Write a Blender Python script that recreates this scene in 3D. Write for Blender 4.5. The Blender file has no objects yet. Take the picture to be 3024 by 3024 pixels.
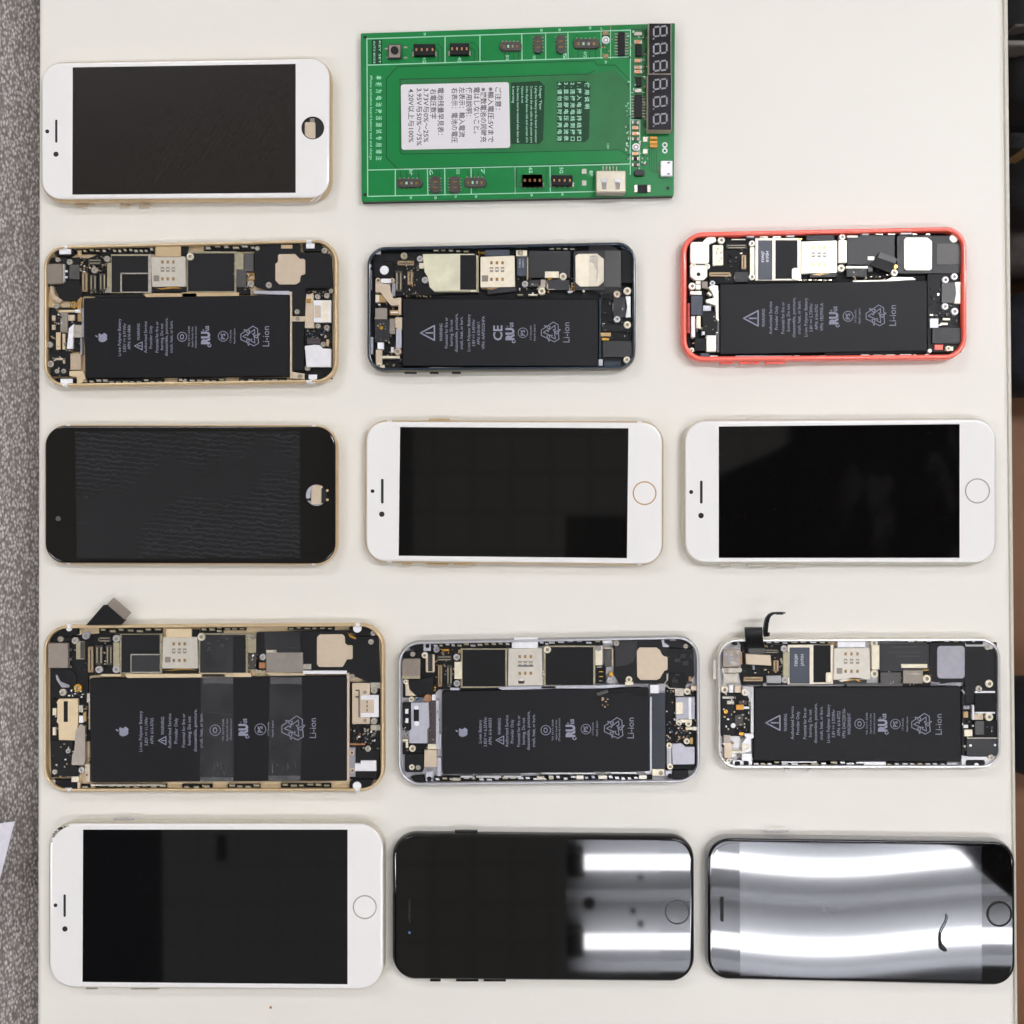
import bpy, bmesh, math, random
from mathutils import Vector
from mathutils.geometry import tessellate_polygon
random.seed(7)
SC = bpy.context.scene
COL = SC.collection

# ------------------------------------------------------------------ camera
H = 0.54                        # lens height over the table (m)
K = 0.00015583                  # metres on the table per photo pixel
cam_d = bpy.data.cameras.new('camera')
cam = bpy.data.objects.new('camera', cam_d); COL.objects.link(cam)
cam.location = (0, 0, H)
cam_d.sensor_width = 36
cam_d.lens = 36 * H / (3024 * K)
cam_d.clip_start = 0.02; cam_d.clip_end = 60
cam_d.dof.use_dof = True
cam_d.dof.focus_distance = H - 0.006
cam_d.dof.aperture_fstop = 24
SC.camera = cam

# ------------------------------------------------------------------ exposure, world
SC.view_settings.view_transform = 'Standard'
SC.view_settings.look = 'None'
SC.view_settings.exposure = -0.19
SC.view_settings.gamma = 1
SC.view_settings.use_curve_mapping = False
world = bpy.data.worlds.new('World'); SC.world = world
world.use_nodes = True

def lin(c):
    return tuple((x/255/12.92 if x/255 <= .04045 else ((x/255+.055)/1.055)**2.4) for x in c)
def hx(s):
    s = s.lstrip('#'); return (int(s[0:2],16), int(s[2:4],16), int(s[4:6],16))

def build_world():
    nt = world.node_tree; N = nt.nodes; L = nt.links
    N.clear()
    out = N.new('ShaderNodeOutputWorld'); bg = N.new('ShaderNodeBackground')
    L.new(bg.outputs[0], out.inputs[0])
    tc = N.new('ShaderNodeTexCoord'); sp = N.new('ShaderNodeSeparateXYZ')
    L.new(tc.outputs['Generated'], sp.inputs[0])
    def m(op, a, b=None, clamp=False):
        n = N.new('ShaderNodeMath'); n.operation = op; n.use_clamp = clamp
        for i, v in enumerate((a, b)):
            if v is None: continue
            if hasattr(v, 'links') or hasattr(v, 'is_linked'): L.new(v, n.inputs[i])
            else: n.inputs[i].default_value = v
        return n.outputs[0]
    zc = m('MAXIMUM', sp.outputs[2], 0.05)
    tx = m('DIVIDE', sp.outputs[0], zc); ty = m('DIVIDE', sp.outputs[1], zc)
    # the room overhead: a pale tiled ceiling, with dark zones painted in to shape the screen reflections
    def ramp(v, a, b):
        n = N.new('ShaderNodeMapRange'); n.interpolation_type = 'SMOOTHSTEP'
        L.new(v, n.inputs[0]); n.inputs[1].default_value = a; n.inputs[2].default_value = b
        n.inputs[3].default_value = 0; n.inputs[4].default_value = 1
        return n.outputs[0]
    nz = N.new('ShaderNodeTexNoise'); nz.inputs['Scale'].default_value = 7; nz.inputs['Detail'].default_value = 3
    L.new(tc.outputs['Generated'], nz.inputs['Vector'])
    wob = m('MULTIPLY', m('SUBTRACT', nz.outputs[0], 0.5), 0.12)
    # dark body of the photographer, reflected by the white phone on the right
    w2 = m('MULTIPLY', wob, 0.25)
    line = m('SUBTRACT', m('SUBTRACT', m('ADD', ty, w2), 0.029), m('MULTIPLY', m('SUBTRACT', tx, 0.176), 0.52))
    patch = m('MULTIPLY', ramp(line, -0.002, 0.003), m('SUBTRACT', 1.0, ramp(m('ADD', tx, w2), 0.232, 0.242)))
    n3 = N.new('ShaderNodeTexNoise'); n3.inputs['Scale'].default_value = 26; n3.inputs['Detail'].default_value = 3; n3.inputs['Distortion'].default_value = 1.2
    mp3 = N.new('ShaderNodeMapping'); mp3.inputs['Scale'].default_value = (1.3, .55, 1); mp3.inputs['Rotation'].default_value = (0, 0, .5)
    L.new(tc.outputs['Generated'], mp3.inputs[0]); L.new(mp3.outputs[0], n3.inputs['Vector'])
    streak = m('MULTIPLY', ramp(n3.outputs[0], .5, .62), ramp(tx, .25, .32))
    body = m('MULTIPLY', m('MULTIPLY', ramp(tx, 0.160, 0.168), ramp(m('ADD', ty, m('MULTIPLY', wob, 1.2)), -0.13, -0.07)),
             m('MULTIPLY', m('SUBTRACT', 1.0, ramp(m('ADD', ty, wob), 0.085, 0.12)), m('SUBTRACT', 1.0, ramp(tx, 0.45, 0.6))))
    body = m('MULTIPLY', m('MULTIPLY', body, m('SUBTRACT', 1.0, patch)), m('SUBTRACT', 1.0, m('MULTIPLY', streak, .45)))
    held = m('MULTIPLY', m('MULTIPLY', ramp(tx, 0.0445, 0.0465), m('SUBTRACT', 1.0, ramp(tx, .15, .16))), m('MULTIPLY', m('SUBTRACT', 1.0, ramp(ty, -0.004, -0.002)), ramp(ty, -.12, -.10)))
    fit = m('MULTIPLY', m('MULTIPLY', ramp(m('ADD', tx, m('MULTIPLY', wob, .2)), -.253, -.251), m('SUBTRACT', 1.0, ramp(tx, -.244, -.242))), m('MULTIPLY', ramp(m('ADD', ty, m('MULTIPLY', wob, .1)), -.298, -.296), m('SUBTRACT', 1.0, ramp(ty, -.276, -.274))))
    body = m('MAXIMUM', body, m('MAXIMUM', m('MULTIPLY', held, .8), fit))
    # lower left darkened in the world colour for the big phone's reflection
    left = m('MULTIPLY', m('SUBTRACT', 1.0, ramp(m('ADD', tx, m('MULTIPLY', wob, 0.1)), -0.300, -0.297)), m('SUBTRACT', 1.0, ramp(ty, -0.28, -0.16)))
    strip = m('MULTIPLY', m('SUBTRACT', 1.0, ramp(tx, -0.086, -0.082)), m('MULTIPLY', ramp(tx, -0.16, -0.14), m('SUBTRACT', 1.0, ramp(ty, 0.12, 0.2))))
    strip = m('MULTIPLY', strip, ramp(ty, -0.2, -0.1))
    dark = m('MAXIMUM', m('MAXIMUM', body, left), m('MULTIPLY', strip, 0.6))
    br = N.new('ShaderNodeTexBrick'); br.offset = 0
    vm = N.new('ShaderNodeCombineXYZ'); L.new(tx, vm.inputs[0]); L.new(ty, vm.inputs[1])
    L.new(vm.outputs[0], br.inputs['Vector'])
    br.inputs['Scale'].default_value = 6; br.inputs['Mortar Size'].default_value = 0.012
    br.inputs['Brick Width'].default_value = 0.2; br.inputs['Row Height'].default_value = 0.2
    br.inputs['Color1'].default_value = (1,1,1,1); br.inputs['Color2'].default_value = (.93,.93,.93,1); br.inputs['Mortar'].default_value = (.83,.83,.83,1)
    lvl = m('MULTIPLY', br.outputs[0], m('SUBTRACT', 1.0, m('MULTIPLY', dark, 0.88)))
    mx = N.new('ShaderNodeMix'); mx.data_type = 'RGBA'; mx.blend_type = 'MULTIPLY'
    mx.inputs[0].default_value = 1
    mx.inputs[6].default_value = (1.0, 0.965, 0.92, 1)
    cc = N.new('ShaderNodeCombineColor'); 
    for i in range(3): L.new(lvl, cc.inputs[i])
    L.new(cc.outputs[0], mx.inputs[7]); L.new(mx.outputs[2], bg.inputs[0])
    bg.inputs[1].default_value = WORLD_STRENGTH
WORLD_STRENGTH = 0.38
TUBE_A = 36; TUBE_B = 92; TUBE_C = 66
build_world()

# ------------------------------------------------------------------ materials
def mat(name, col, rough=.5, metal=0., noise=.06, nscale=400, coat=0., bump=0., bscale=900, ior=1.5, alpha=1., spec=.5, emit=None):
    m = bpy.data.materials.new(name); m.use_nodes = True
    nt = m.node_tree; N = nt.nodes; L = nt.links
    b = N['Principled BSDF']
    c = lin(hx(col)) if isinstance(col, str) else lin(col)
    tc = N.new('ShaderNodeTexCoord')
    nz = N.new('ShaderNodeTexNoise'); nz.inputs['Scale'].default_value = nscale; nz.inputs['Detail'].default_value = 4
    L.new(tc.outputs['Object'], nz.inputs['Vector'])
    rp = N.new('ShaderNodeValToRGB')
    rp.color_ramp.elements[0].position = .3; rp.color_ramp.elements[1].position = .7
    rp.color_ramp.elements[0].color = (*[x*(1-noise) for x in c], 1)
    rp.color_ramp.elements[1].color = (*[min(1, x*(1+noise)) for x in c], 1)
    L.new(nz.outputs[0], rp.inputs[0]); L.new(rp.outputs[0], b.inputs['Base Color'])
    b.inputs['Roughness'].default_value = rough; b.inputs['Metallic'].default_value = metal
    b.inputs['IOR'].default_value = ior; b.inputs['Coat Weight'].default_value = coat
    b.inputs['Coat Roughness'].default_value = .05
    b.inputs['Specular IOR Level'].default_value = spec
    if alpha < 1: b.inputs['Alpha'].default_value = alpha
    if emit:
        b.inputs['Emission Color'].default_value = (.97, .97, 1, 1); b.inputs['Emission Strength'].default_value = emit
    if bump:
        n2 = N.new('ShaderNodeTexNoise'); n2.inputs['Scale'].default_value = bscale; n2.inputs['Detail'].default_value = 3
        L.new(tc.outputs['Object'], n2.inputs['Vector'])
        bp = N.new('ShaderNodeBump'); bp.inputs['Strength'].default_value = bump; bp.inputs['Distance'].default_value = .0002
        L.new(n2.outputs[0], bp.inputs['Height']); L.new(bp.outputs[0], b.inputs['Normal'])
    return m
M = {}
def defm(k, *a, **kw): M[k] = mat(k, *a, **kw)
defm('black', '#0f0f11', .5, bump=.15, spec=.25)
defm('satin', '#252527', .42, bump=.2, spec=.35)
defm('graphite', '#151517', .55, spec=.25)
defm('battery', '#0e0e11', .5, bump=.5, bscale=110, spec=.24)
defm('dark_edge', '#09090b', .6, spec=.25)
defm('grey_chip', '#454341', .45)
defm('dark_chip', '#2b2b2d', .45, spec=.35)
defm('label_navy', '#353c48', .45)
defm('print', '#8a8b9c', .6)
defm('print_white', '#c9cbd0', .6)
defm('print_black', '#3b3638', .7)
defm('steel', '#d2ccbf', .26, .6, .16)
defm('steel_warm', '#cdb9a2', .35, .45, .08)
defm('steel_white', '#efedf0', .3, .1, .04)
defm('silver', '#dcdbdd', .22, .55)
defm('lever_grey', '#a49a90', .35, .4)
defm('camera_steel', '#968b80', .32, .5, .05)
defm('olive', '#a59c82', .4, .4, .12)
defm('cream', '#eae0c8', .35, .25, .10)
defm('shield_cloud', '#dcd8bd', .38, .3, .16, nscale=110)
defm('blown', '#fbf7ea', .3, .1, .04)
defm('beige_plate', '#cdbba4', .38, .2, .03)
defm('beige_gold', '#dcc6a2', .38, .25, .04)
defm('gold', '#d2b992', .32, .4, .04)
defm('gold_dark', '#ab8d5f', .35, .3, .05)
defm('gold_contact', '#d8a64c', .25, .7)
defm('copper', '#c98e62', .3, .6)
defm('conn_dark', '#3f3b38', .4, .2, .3, nscale=1500)
defm('conn_gold', '#94795a', .4, .4, .2, nscale=1500)
defm('brown_pcb', '#3a2f2f', .5, noise=.3, nscale=1500)
defm('sim_metal', '#d2cbbf', .35, .35, .05)
defm('sim_bright', '#f3e8d2', .32, .15, .06)
defm('slot_grey', '#8a8176', .5, .2)
defm('white', '#f0eff2', .35)
defm('lilac', '#bcbcc6', .35, .3)
defm('alu_grey', '#a5a3ab', .3, .5)
defm('alu_side', '#a09e9f', .3, .45)
defm('silver_side', '#d8d2c4', .28, .4)
defm('silver_rim', '#e6e4e6', .2, .5)
defm('navy_rim', '#26323e', .25, .3, coat=.5)
defm('navy_side', '#6a6558', .4, .4)
defm('coral', '#f4604c', .3, coat=.4, noise=.03)
defm('coral_dark', '#c23a34', .4)
defm('black_side', '#121112', .3, .1)
defm('white_glass', '#f3f0ee', .1, noise=.0, coat=.3)
defm('tape_fold', '#77777a', .3, alpha=.32, noise=.3, nscale=300)
defm('ring_silver', '#b9b2a9', .2, .25)
defm('ring_gold', '#cda36a', .2, .25)
defm('alu_rim', '#c4c3c8', .28, .45)
defm('worn', '#a59d92', .7, noise=.3, nscale=900)
defm('black_glass', '#0b0a0a', .02, noise=.0)
defm('dull_glass', '#0c0908', .12, noise=.05)
defm('navy_bar', '#1e242d', .45)
defm('tape', '#8a8a8e', .18, alpha=.06, noise=.4, nscale=120, bump=.5, bscale=160)
defm('paper', '#dcd8e2', .6)
defm('blue_bit', '#3f5f86', .4)
defm('pcb_edge', '#191a17', .6)
defm('pcb_green', '#15753a', .3, noise=.05, nscale=60, spec=.25)
defm('pcb_dull', '#28683a', .35, noise=.1, nscale=90, spec=.25)
defm('pcb_dark', '#0f3a20', .4, spec=.25)
defm('silk', '#9ccfb2', .5)
defm('sticker', '#dedadd', .45, noise=.01)
defm('display_black', '#1d1b21', .12, noise=.02, coat=.3)
defm('display_case', '#bcb3a0', .5)
defm('segment', '#8b8b90', .4)
defm('usb_metal', '#e2d9c4', .22, .5, .03)
defm('resin_orange', '#d99a3a', .4)
defm('floor_wood', '#7a5030', .55, noise=.12, nscale=9)
defm('dark_cloth', '#131212', .8, noise=.4, nscale=60, bump=.5, bscale=300)
defm('grey_cloth', '#6f6a66', .8, noise=.2, nscale=50)
defm('navy_cloth', '#181b24', .85, noise=.3, nscale=60)
defm('crumb', '#9a6a48', .8)
defm('housing_white', '#c2c4c9', .5)
defm('lamp_grey', '#3c3c3c', .6)
defm('hole_dark', '#0a090a', .7)

def screen_mat(name, col, rough, kind):
    m = mat(name, col, rough, noise=.02)
    nt = m.node_tree; N = nt.nodes; L = nt.links; b = N['Principled BSDF']
    if kind:
        tc = N.new('ShaderNodeTexCoord'); mp = N.new('ShaderNodeMapping')
        mp.inputs['Rotation'].default_value = (0, 0, math.radians(kind))
        wv = N.new('ShaderNodeTexWave'); wv.inputs['Scale'].default_value = 140; wv.inputs['Distortion'].default_value = 5
        wv.inputs['Detail'].default_value = 3; wv.inputs['Detail Scale'].default_value = 2.2
        L.new(tc.outputs['Object'], mp.inputs[0]); L.new(mp.outputs[0], wv.inputs[0])
        bp = N.new('ShaderNodeBump'); bp.inputs['Strength'].default_value = .2; bp.inputs['Distance'].default_value = .0001
        L.new(wv.outputs[1], bp.inputs['Height']); L.new(bp.outputs[0], b.inputs['Normal'])
        # the protective film's own fine banding
        big = N.new('ShaderNodeTexNoise'); big.inputs['Scale'].default_value = 22; L.new(tc.outputs['Object'], big.inputs['Vector'])
        mm = N.new('ShaderNodeMath'); mm.operation = 'MULTIPLY'; L.new(wv.outputs[1], mm.inputs[0]); L.new(big.outputs[0], mm.inputs[1])
        r = N.new('ShaderNodeValToRGB'); c = lin(hx(col))
        r.color_ramp.elements[0].position = .08; r.color_ramp.elements[1].position = .55 if kind > 60 else .4
        r.color_ramp.elements[0].color = (*[x*(.7 if kind > 60 else .6) for x in c], 1); r.color_ramp.elements[1].color = (*[x*(1.5 if kind > 60 else 1.7) for x in c], 1)
        L.new(mm.outputs[0], r.inputs[0]); L.new(r.outputs[0], b.inputs['Base Color'])
    return m
M['screen_film'] = screen_mat('screen_film', '#17120f', .22, 35)
M['screen_slate'] = screen_mat('screen_slate', '#191a1c', .25, 95)
M['screen_gloss'] = screen_mat('screen_gloss', '#070606', .03, 0)
M['screen_grey'] = screen_mat('screen_grey', '#0c0c0e', .03, 0)

def table_mat():
    m = mat('table_laminate', '#e8e4db', .42, noise=.012, nscale=14, bump=.04, bscale=2500)
    return m
M['table'] = table_mat()
defm('table_edge', '#c9c4b8', .45, noise=.02)

def fabric_mat():
    m = bpy.data.materials.new('woven_fabric'); m.use_nodes = True
    nt = m.node_tree; N = nt.nodes; L = nt.links; b = N['Principled BSDF']
    tc = N.new('ShaderNodeTexCoord'); mp = N.new('ShaderNodeMapping')
    mp.inputs['Rotation'].default_value = (0, 0, math.radians(-12))
    mp.inputs['Scale'].default_value = (1000, 470, 300)
    L.new(tc.outputs['Object'], mp.inputs[0])
    nw = N.new('ShaderNodeTexNoise'); nw.inputs['Scale'].default_value = 60
    L.new(tc.outputs['Object'], nw.inputs['Vector'])
    ad = N.new('ShaderNodeVectorMath'); ad.operation = 'MULTIPLY_ADD'
    ad.inputs[1].default_value = (1.5, 1.5, 1.5)
    L.new(nw.outputs[1], ad.inputs[0]); L.new(mp.outputs[0], ad.inputs[2])
    vo = N.new('ShaderNodeTexVoronoi'); vo.inputs['Scale'].default_value = 1; vo.inputs['Randomness'].default_value = .8
    L.new(ad.outputs[0], vo.inputs['Vector'])
    nz = N.new('ShaderNodeTexNoise'); nz.inputs['Scale'].default_value = 1.1; nz.inputs['Detail'].default_value = 2
    L.new(mp.outputs[0], nz.inputs['Vector'])
    rp = N.new('ShaderNodeValToRGB'); e = rp.color_ramp.elements
    e[0].position = .1; e[0].color = (*lin((205,198,194)), 1)
    e[1].position = .62; e[1].color = (*lin((118,111,107)), 1)
    L.new(vo.outputs['Distance'], rp.inputs[0])
    r2 = N.new('ShaderNodeValToRGB'); e = r2.color_ramp.elements
    e[0].position = .38; e[0].color = (.72,.71,.70,1); e[1].position = .64; e[1].color = (1.2,1.2,1.2,1)
    L.new(nz.outputs[0], r2.inputs[0])
    mx = N.new('ShaderNodeMix'); mx.data_type = 'RGBA'; mx.blend_type = 'MULTIPLY'; mx.inputs[0].default_value = 1
    L.new(rp.outputs[0], mx.inputs[6]); L.new(r2.outputs[0], mx.inputs[7]); L.new(mx.outputs[2], b.inputs['Base Color'])
    b.inputs['Roughness'].default_value = .9
    bp = N.new('ShaderNodeBump'); bp.inputs['Strength'].default_value = .8; bp.inputs['Distance'].default_value = .0006; bp.invert = True
    L.new(vo.outputs['Distance'], bp.inputs['Height']); L.new(bp.outputs[0], b.inputs['Normal'])
    return m
M['fabric'] = fabric_mat()

# ------------------------------------------------------------------ geometry helpers
def W(u, v, z):                     # table-plan position of a point at height z (mm)
    f = K * (H - z/1000) / H
    return Vector(((u-1512)*f, -(v-1512)*f, z/1000))

class Ctx: pass
G = Ctx(); G.x0 = G.y0 = 0; G.s = 1; G.T = None; G.base = 2.6
def crop(x0, y0, s): G.x0, G.y0, G.s = x0, y0, s
def nat(x, y): return (G.x0 + x/G.s, G.y0 + y/G.s)

def mesh_obj(name, verts, faces, mats, parent=None, midx=None, smooth=False, angle=35):
    org = G.T.location if G.T is not None else Vector((0,0,0))
    me = bpy.data.meshes.new(name)
    me.from_pydata([tuple(Vector(v)-org) for v in verts], [], faces)
    if not isinstance(mats, (list, tuple)): mats = [mats]
    for k in mats: me.materials.append(M[k])
    if midx: me.polygons.foreach_set('material_index', midx)
    bm = bmesh.new(); bm.from_mesh(me); bmesh.ops.recalc_face_normals(bm, faces=bm.faces[:]); bm.to_mesh(me); bm.free()
    if smooth:
        me.polygons.foreach_set('use_smooth', [True]*len(me.polygons))
        me.set_sharp_from_angle(angle=math.radians(angle))
    me.update()
    o = bpy.data.objects.new(name, me); COL.objects.link(o)
    o.parent = parent if parent is not None else G.T
    return o

def thing(name, label, cat, u, v, z=0, group=None):
    o = bpy.data.objects.new(name, None); COL.objects.link(o)
    o.empty_display_size = .01
    o.location = W(u, v, z); o['label'] = label; o['category'] = cat
    if group: o['group'] = group
    G.T = o
    return o
def tag(o, label=None, cat=None, kind=None):
    if label: o['label'] = label
    if cat: o['category'] = cat
    if kind: o['kind'] = kind
    return o

def area2(p):
    return sum(p[i].x*p[(i+1) % len(p)].y - p[(i+1) % len(p)].x*p[i].y for i in range(len(p)))
def offset(pts, d):                 # inward offset of a polygon (2D)
    if abs(d) < 1e-9: return [Vector(p) for p in pts]
    n = len(pts); sg = 1 if area2(pts) > 0 else -1
    out = []
    for i in range(n):
        a, b, c = pts[i-1], pts[i], pts[(i+1) % n]
        d1 = (b-a).normalized(); d2 = (c-b).normalized()
        n1 = Vector((-d1.y, d1.x))*sg; n2 = Vector((-d2.y, d2.x))*sg
        k = 1 + n1.dot(n2)
        if k < .15: out.append(b + n1*d)
        else: out.append(b + (n1+n2)*(d/k))
    return out
def rounded(pts, r, seg=6):
    if not isinstance(r, (list, tuple)): r = [r]*len(pts)
    out = []; n = len(pts)
    for i in range(n):
        p, a, b = pts[i], pts[i-1], pts[(i+1) % n]
        da = (a-p); db = (b-p); la, lb = da.length, db.length
        ri = r[i]
        if ri < 1e-6:
            out.append(Vector(p)); continue
        da.normalize(); db.normalize()
        c = max(-1, min(1, da.dot(db))); phi = math.acos(c)
        if phi > math.pi-.05 or phi < .05:
            out.append(Vector(p)); continue
        t = min(ri/math.tan(phi/2), la*.49, lb*.49); rr = t*math.tan(phi/2)
        cen = p + (da+db).normalized()*(rr/math.sin(phi/2))
        s = p+da*t-cen; e = p+db*t-cen
        a0 = math.atan2(s.y, s.x); a1 = math.atan2(e.y, e.x); dd = (a1-a0+math.pi) % (2*math.pi)-math.pi
        for k in range(seg+1):
            an = a0+dd*k/seg
            out.append(cen+Vector((math.cos(an), math.sin(an)))*rr)
    return out

def loft(name, pts, r, prof, m, parent=None, seg=6, cap=True, holes=None, hole_depth=1.5, bands=None, smooth=True, bottom=True, angle=35, flatcap=0):
    """pts: 2D world polygon; prof: [(inset mm, z mm)...] from the bottom up"""
    if flatcap: prof = list(prof)+[(prof[-1][0]+flatcap, prof[-1][1])]
    loops = []
    for d, z in prof:
        q = offset(pts, d/1000)
        rr = [max(x-d/1000, 0.00002 if x > 0 else 0) for x in r] if isinstance(r, (list, tuple)) else (max(r-d/1000, .00002) if r > 0 else 0)
        lp = rounded(q, rr, seg)
        if bands:                   # extra cuts along the long sides for antenna bands
            new = []
            for i, p in enumerate(lp):
                new.append(p); nx = lp[(i+1) % len(lp)]
                if abs(nx.x-p.x) > .05:
                    cuts = [x for b in bands for x in b]
                    cuts.sort(reverse=nx.x < p.x)
                    for x in cuts:
                        t = (x-p.x)/(nx.x-p.x)
                        if 0 < t < 1: new.append(p.lerp(nx, t))
            lp = new
        loops.append((lp, z))
    n = len(loops[0][0]); verts = []; faces = []; mi = []
    for lp, z in loops: verts += [Vector((p.x, p.y, z/1000)) for p in lp]
    for j in range(len(loops)-1):
        for i in range(n):
            k = (i+1) % n
            faces.append((j*n+i, j*n+k, (j+1)*n+k, (j+1)*n+i))
            f = 0
            if bands:
                cx = (loops[0][0][i].x+loops[0][0][k].x)/2
                if any(b[0] < cx < b[1] for b in bands) and abs(loops[0][0][i].x-loops[0][0][k].x) < .02: f = 1
            mi.append(f)
    top0 = (len(loops)-1)*n
    if cap:
        if holes:
            tl = [Vector((p.x, p.y, 0)) for p in loops[-1][0]]
            hs = [[Vector((p.x, p.y, 0)) for p in h] for h in holes]
            zt = loops[-1][1]/1000
            idx = list(range(top0, top0+n))
            for h in hs:
                s = len(verts); verts += [Vector((p.x, p.y, zt)) for p in h]; idx += list(range(s, s+len(h)))
                s2 = len(verts); verts += [Vector((p.x, p.y, zt-hole_depth/1000)) for p in h]
                for i in range(len(h)):
                    k = (i+1) % len(h); faces.append((s+i, s+k, s2+k, s2+i)); mi.append(0)
            for t in tessellate_polygon([tl]+hs): faces.append(tuple(idx[i] for i in t)); mi.append(0)
        else:
            faces.append(tuple(range(top0, top0+n))); mi.append(0)
    if bottom: faces.append(tuple(range(n-1, -1, -1))); mi.append(0)
    return mesh_obj(name, verts, faces, m, parent, mi if isinstance(m, (list, tuple)) else None, smooth, angle)

def PG(name, pts, m, z1, z0=None, r=0, b=.12, parent=None, seg=4):   # upright prism over an outline
    z0 = G.base if z0 is None else z0
    q = [W(*nat(*p), z1).to_2d() for p in pts]
    rr = r/G.s*K
    b = min(b, (z1-z0)*.4)
    return loft(name, q, rr, [(0, z0), (0, z1-b), (b*.9, z1)], m, parent, seg=seg, smooth=False)
def R(name, x0, y0, x1, y1, m, z1, z0=None, r=0, b=.12, parent=None):
    return PG(name, [(x0,y0),(x1,y0),(x1,y1),(x0,y1)], m, z1, z0, r, b, parent)
def circ(c, r, n=20): return [Vector((c.x+r*math.cos(2*math.pi*i/n), c.y+r*math.sin(2*math.pi*i/n))) for i in range(n)]
def CY(name, x, y, rad, m, z1, z0=None, b=.12, parent=None, n=20):
    z0 = G.base if z0 is None else z0
    b = min(b, (z1-z0)*.4)
    return loft(name, circ(W(*nat(x,y), z1), rad/G.s*K, n), 0, [(0,z0),(0,z1-b),(b,z1)], m, parent, smooth=True)
def screw(x, y, rad, m='steel', z=5.6, parent=None):
    rr = rad/G.s*K*1000
    return loft('screw', circ(W(*nat(x,y), z), rr/1000, 16), 0,
        [(0, G.base), (0, z-.25), (rr*.12, z), (rr*.5, z), (rr*.62, z-.25)], [m, 'dark_edge'], parent, smooth=True) if False else \
        _screw(x, y, rr, m, z, parent)
def _screw(x, y, rr, m, z, parent):
    n = 16; c = W(*nat(x,y), z)
    prof = [(rr, G.base), (rr, z-.25), (rr*.86, z), (rr*.45, z), (rr*.34, z-.3)]
    V = []; F = []; mi = []
    for rad, zz in prof:
        V += [Vector((c.x+rad/1000*math.cos(2*math.pi*i/n), c.y+rad/1000*math.sin(2*math.pi*i/n), zz/1000)) for i in range(n)]
    for j in range(4):
        for i in range(n):
            k = (i+1) % n; F.append((j*n+i, j*n+k, (j+1)*n+k, (j+1)*n+i)); mi.append(1 if j == 3 else 0)
    F.append(tuple(range(4*n, 5*n))); mi.append(1)
    return mesh_obj('screw', V, F, [m, 'slot_grey'], parent, mi, True)
def ring(name, x, y, r0, r1, m, z1, z0, parent=None, n=40):
    c = W(*nat(x,y), z1); a = r0/G.s*K; b = r1/G.s*K; h = (b-a)*.25
    prof = [(b, z0/1000), (b, z1/1000-h), (b-h, z1/1000), (a+h, z1/1000), (a, z1/1000-h), (a, z0/1000)]
    V = []; F = []
    for rad, zz in prof: V += [Vector((c.x+rad*math.cos(2*math.pi*i/n), c.y+rad*math.sin(2*math.pi*i/n), zz)) for i in range(n)]
    for j in range(5):
        for i in range(n):
            k = (i+1) % n; F.append((j*n+i, j*n+k, (j+1)*n+k, (j+1)*n+i))
    return mesh_obj(name, V, F, m, parent, smooth=True)

def springs(x0, x1, y0, y1, n, m='steel', z=5.2, strip=True, slant=.35):      # spring contacts along a side rail
    if strip: R('side_rail', x0, y0, x1, y1, 'dark_edge', 4.0)
    st = (x1-x0)/n; h = y1-y0
    for i in range(n):
        a = x0+i*st+st*.15; w = st*random.uniform(.45, .7); ya = y0+h*random.choice((.1,.3,.42)); yb = ya+h*random.uniform(.3,.45)
        dx = slant*(yb-ya)
        PG('spring_clip', [(a,ya),(a+w,ya),(a+w+dx,yb),(a+dx,yb)], m if random.random() < .75 else 'olive', z+random.uniform(-.3,.3), b=.08)
def bits(name, x0, y0, x1, y1, n, mats, z=4.9, z0=None, s=(8,26), parent=None):  # scatter of tiny soldered parts, one mesh
    V = []; F = []; mi = []; z0 = G.base if z0 is None else z0
    for i in range(n):
        w = random.uniform(*s); h = random.uniform(*s)*.7
        if random.random() < .5: w, h = h, w
        x = random.uniform(x0, max(x0+1, x1-w)); y = random.uniform(y0, max(y0+1, y1-h)); zz = z+random.uniform(0,.3)
        q = [W(*nat(*p), zz) for p in ((x,y),(x+w,y),(x+w,y+h),(x,y+h))]
        b = len(V); V += q+[Vector((p.x,p.y,z0/1000)) for p in q]
        F += [(b,b+1,b+2,b+3),(b,b+1,b+5,b+4),(b+1,b+2,b+6,b+5),(b+2,b+3,b+7,b+6),(b+3,b,b+4,b+7)]
        mi += [random.randrange(len(mats))]*5
    return mesh_obj(name, V, F, mats, parent, mi)

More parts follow.
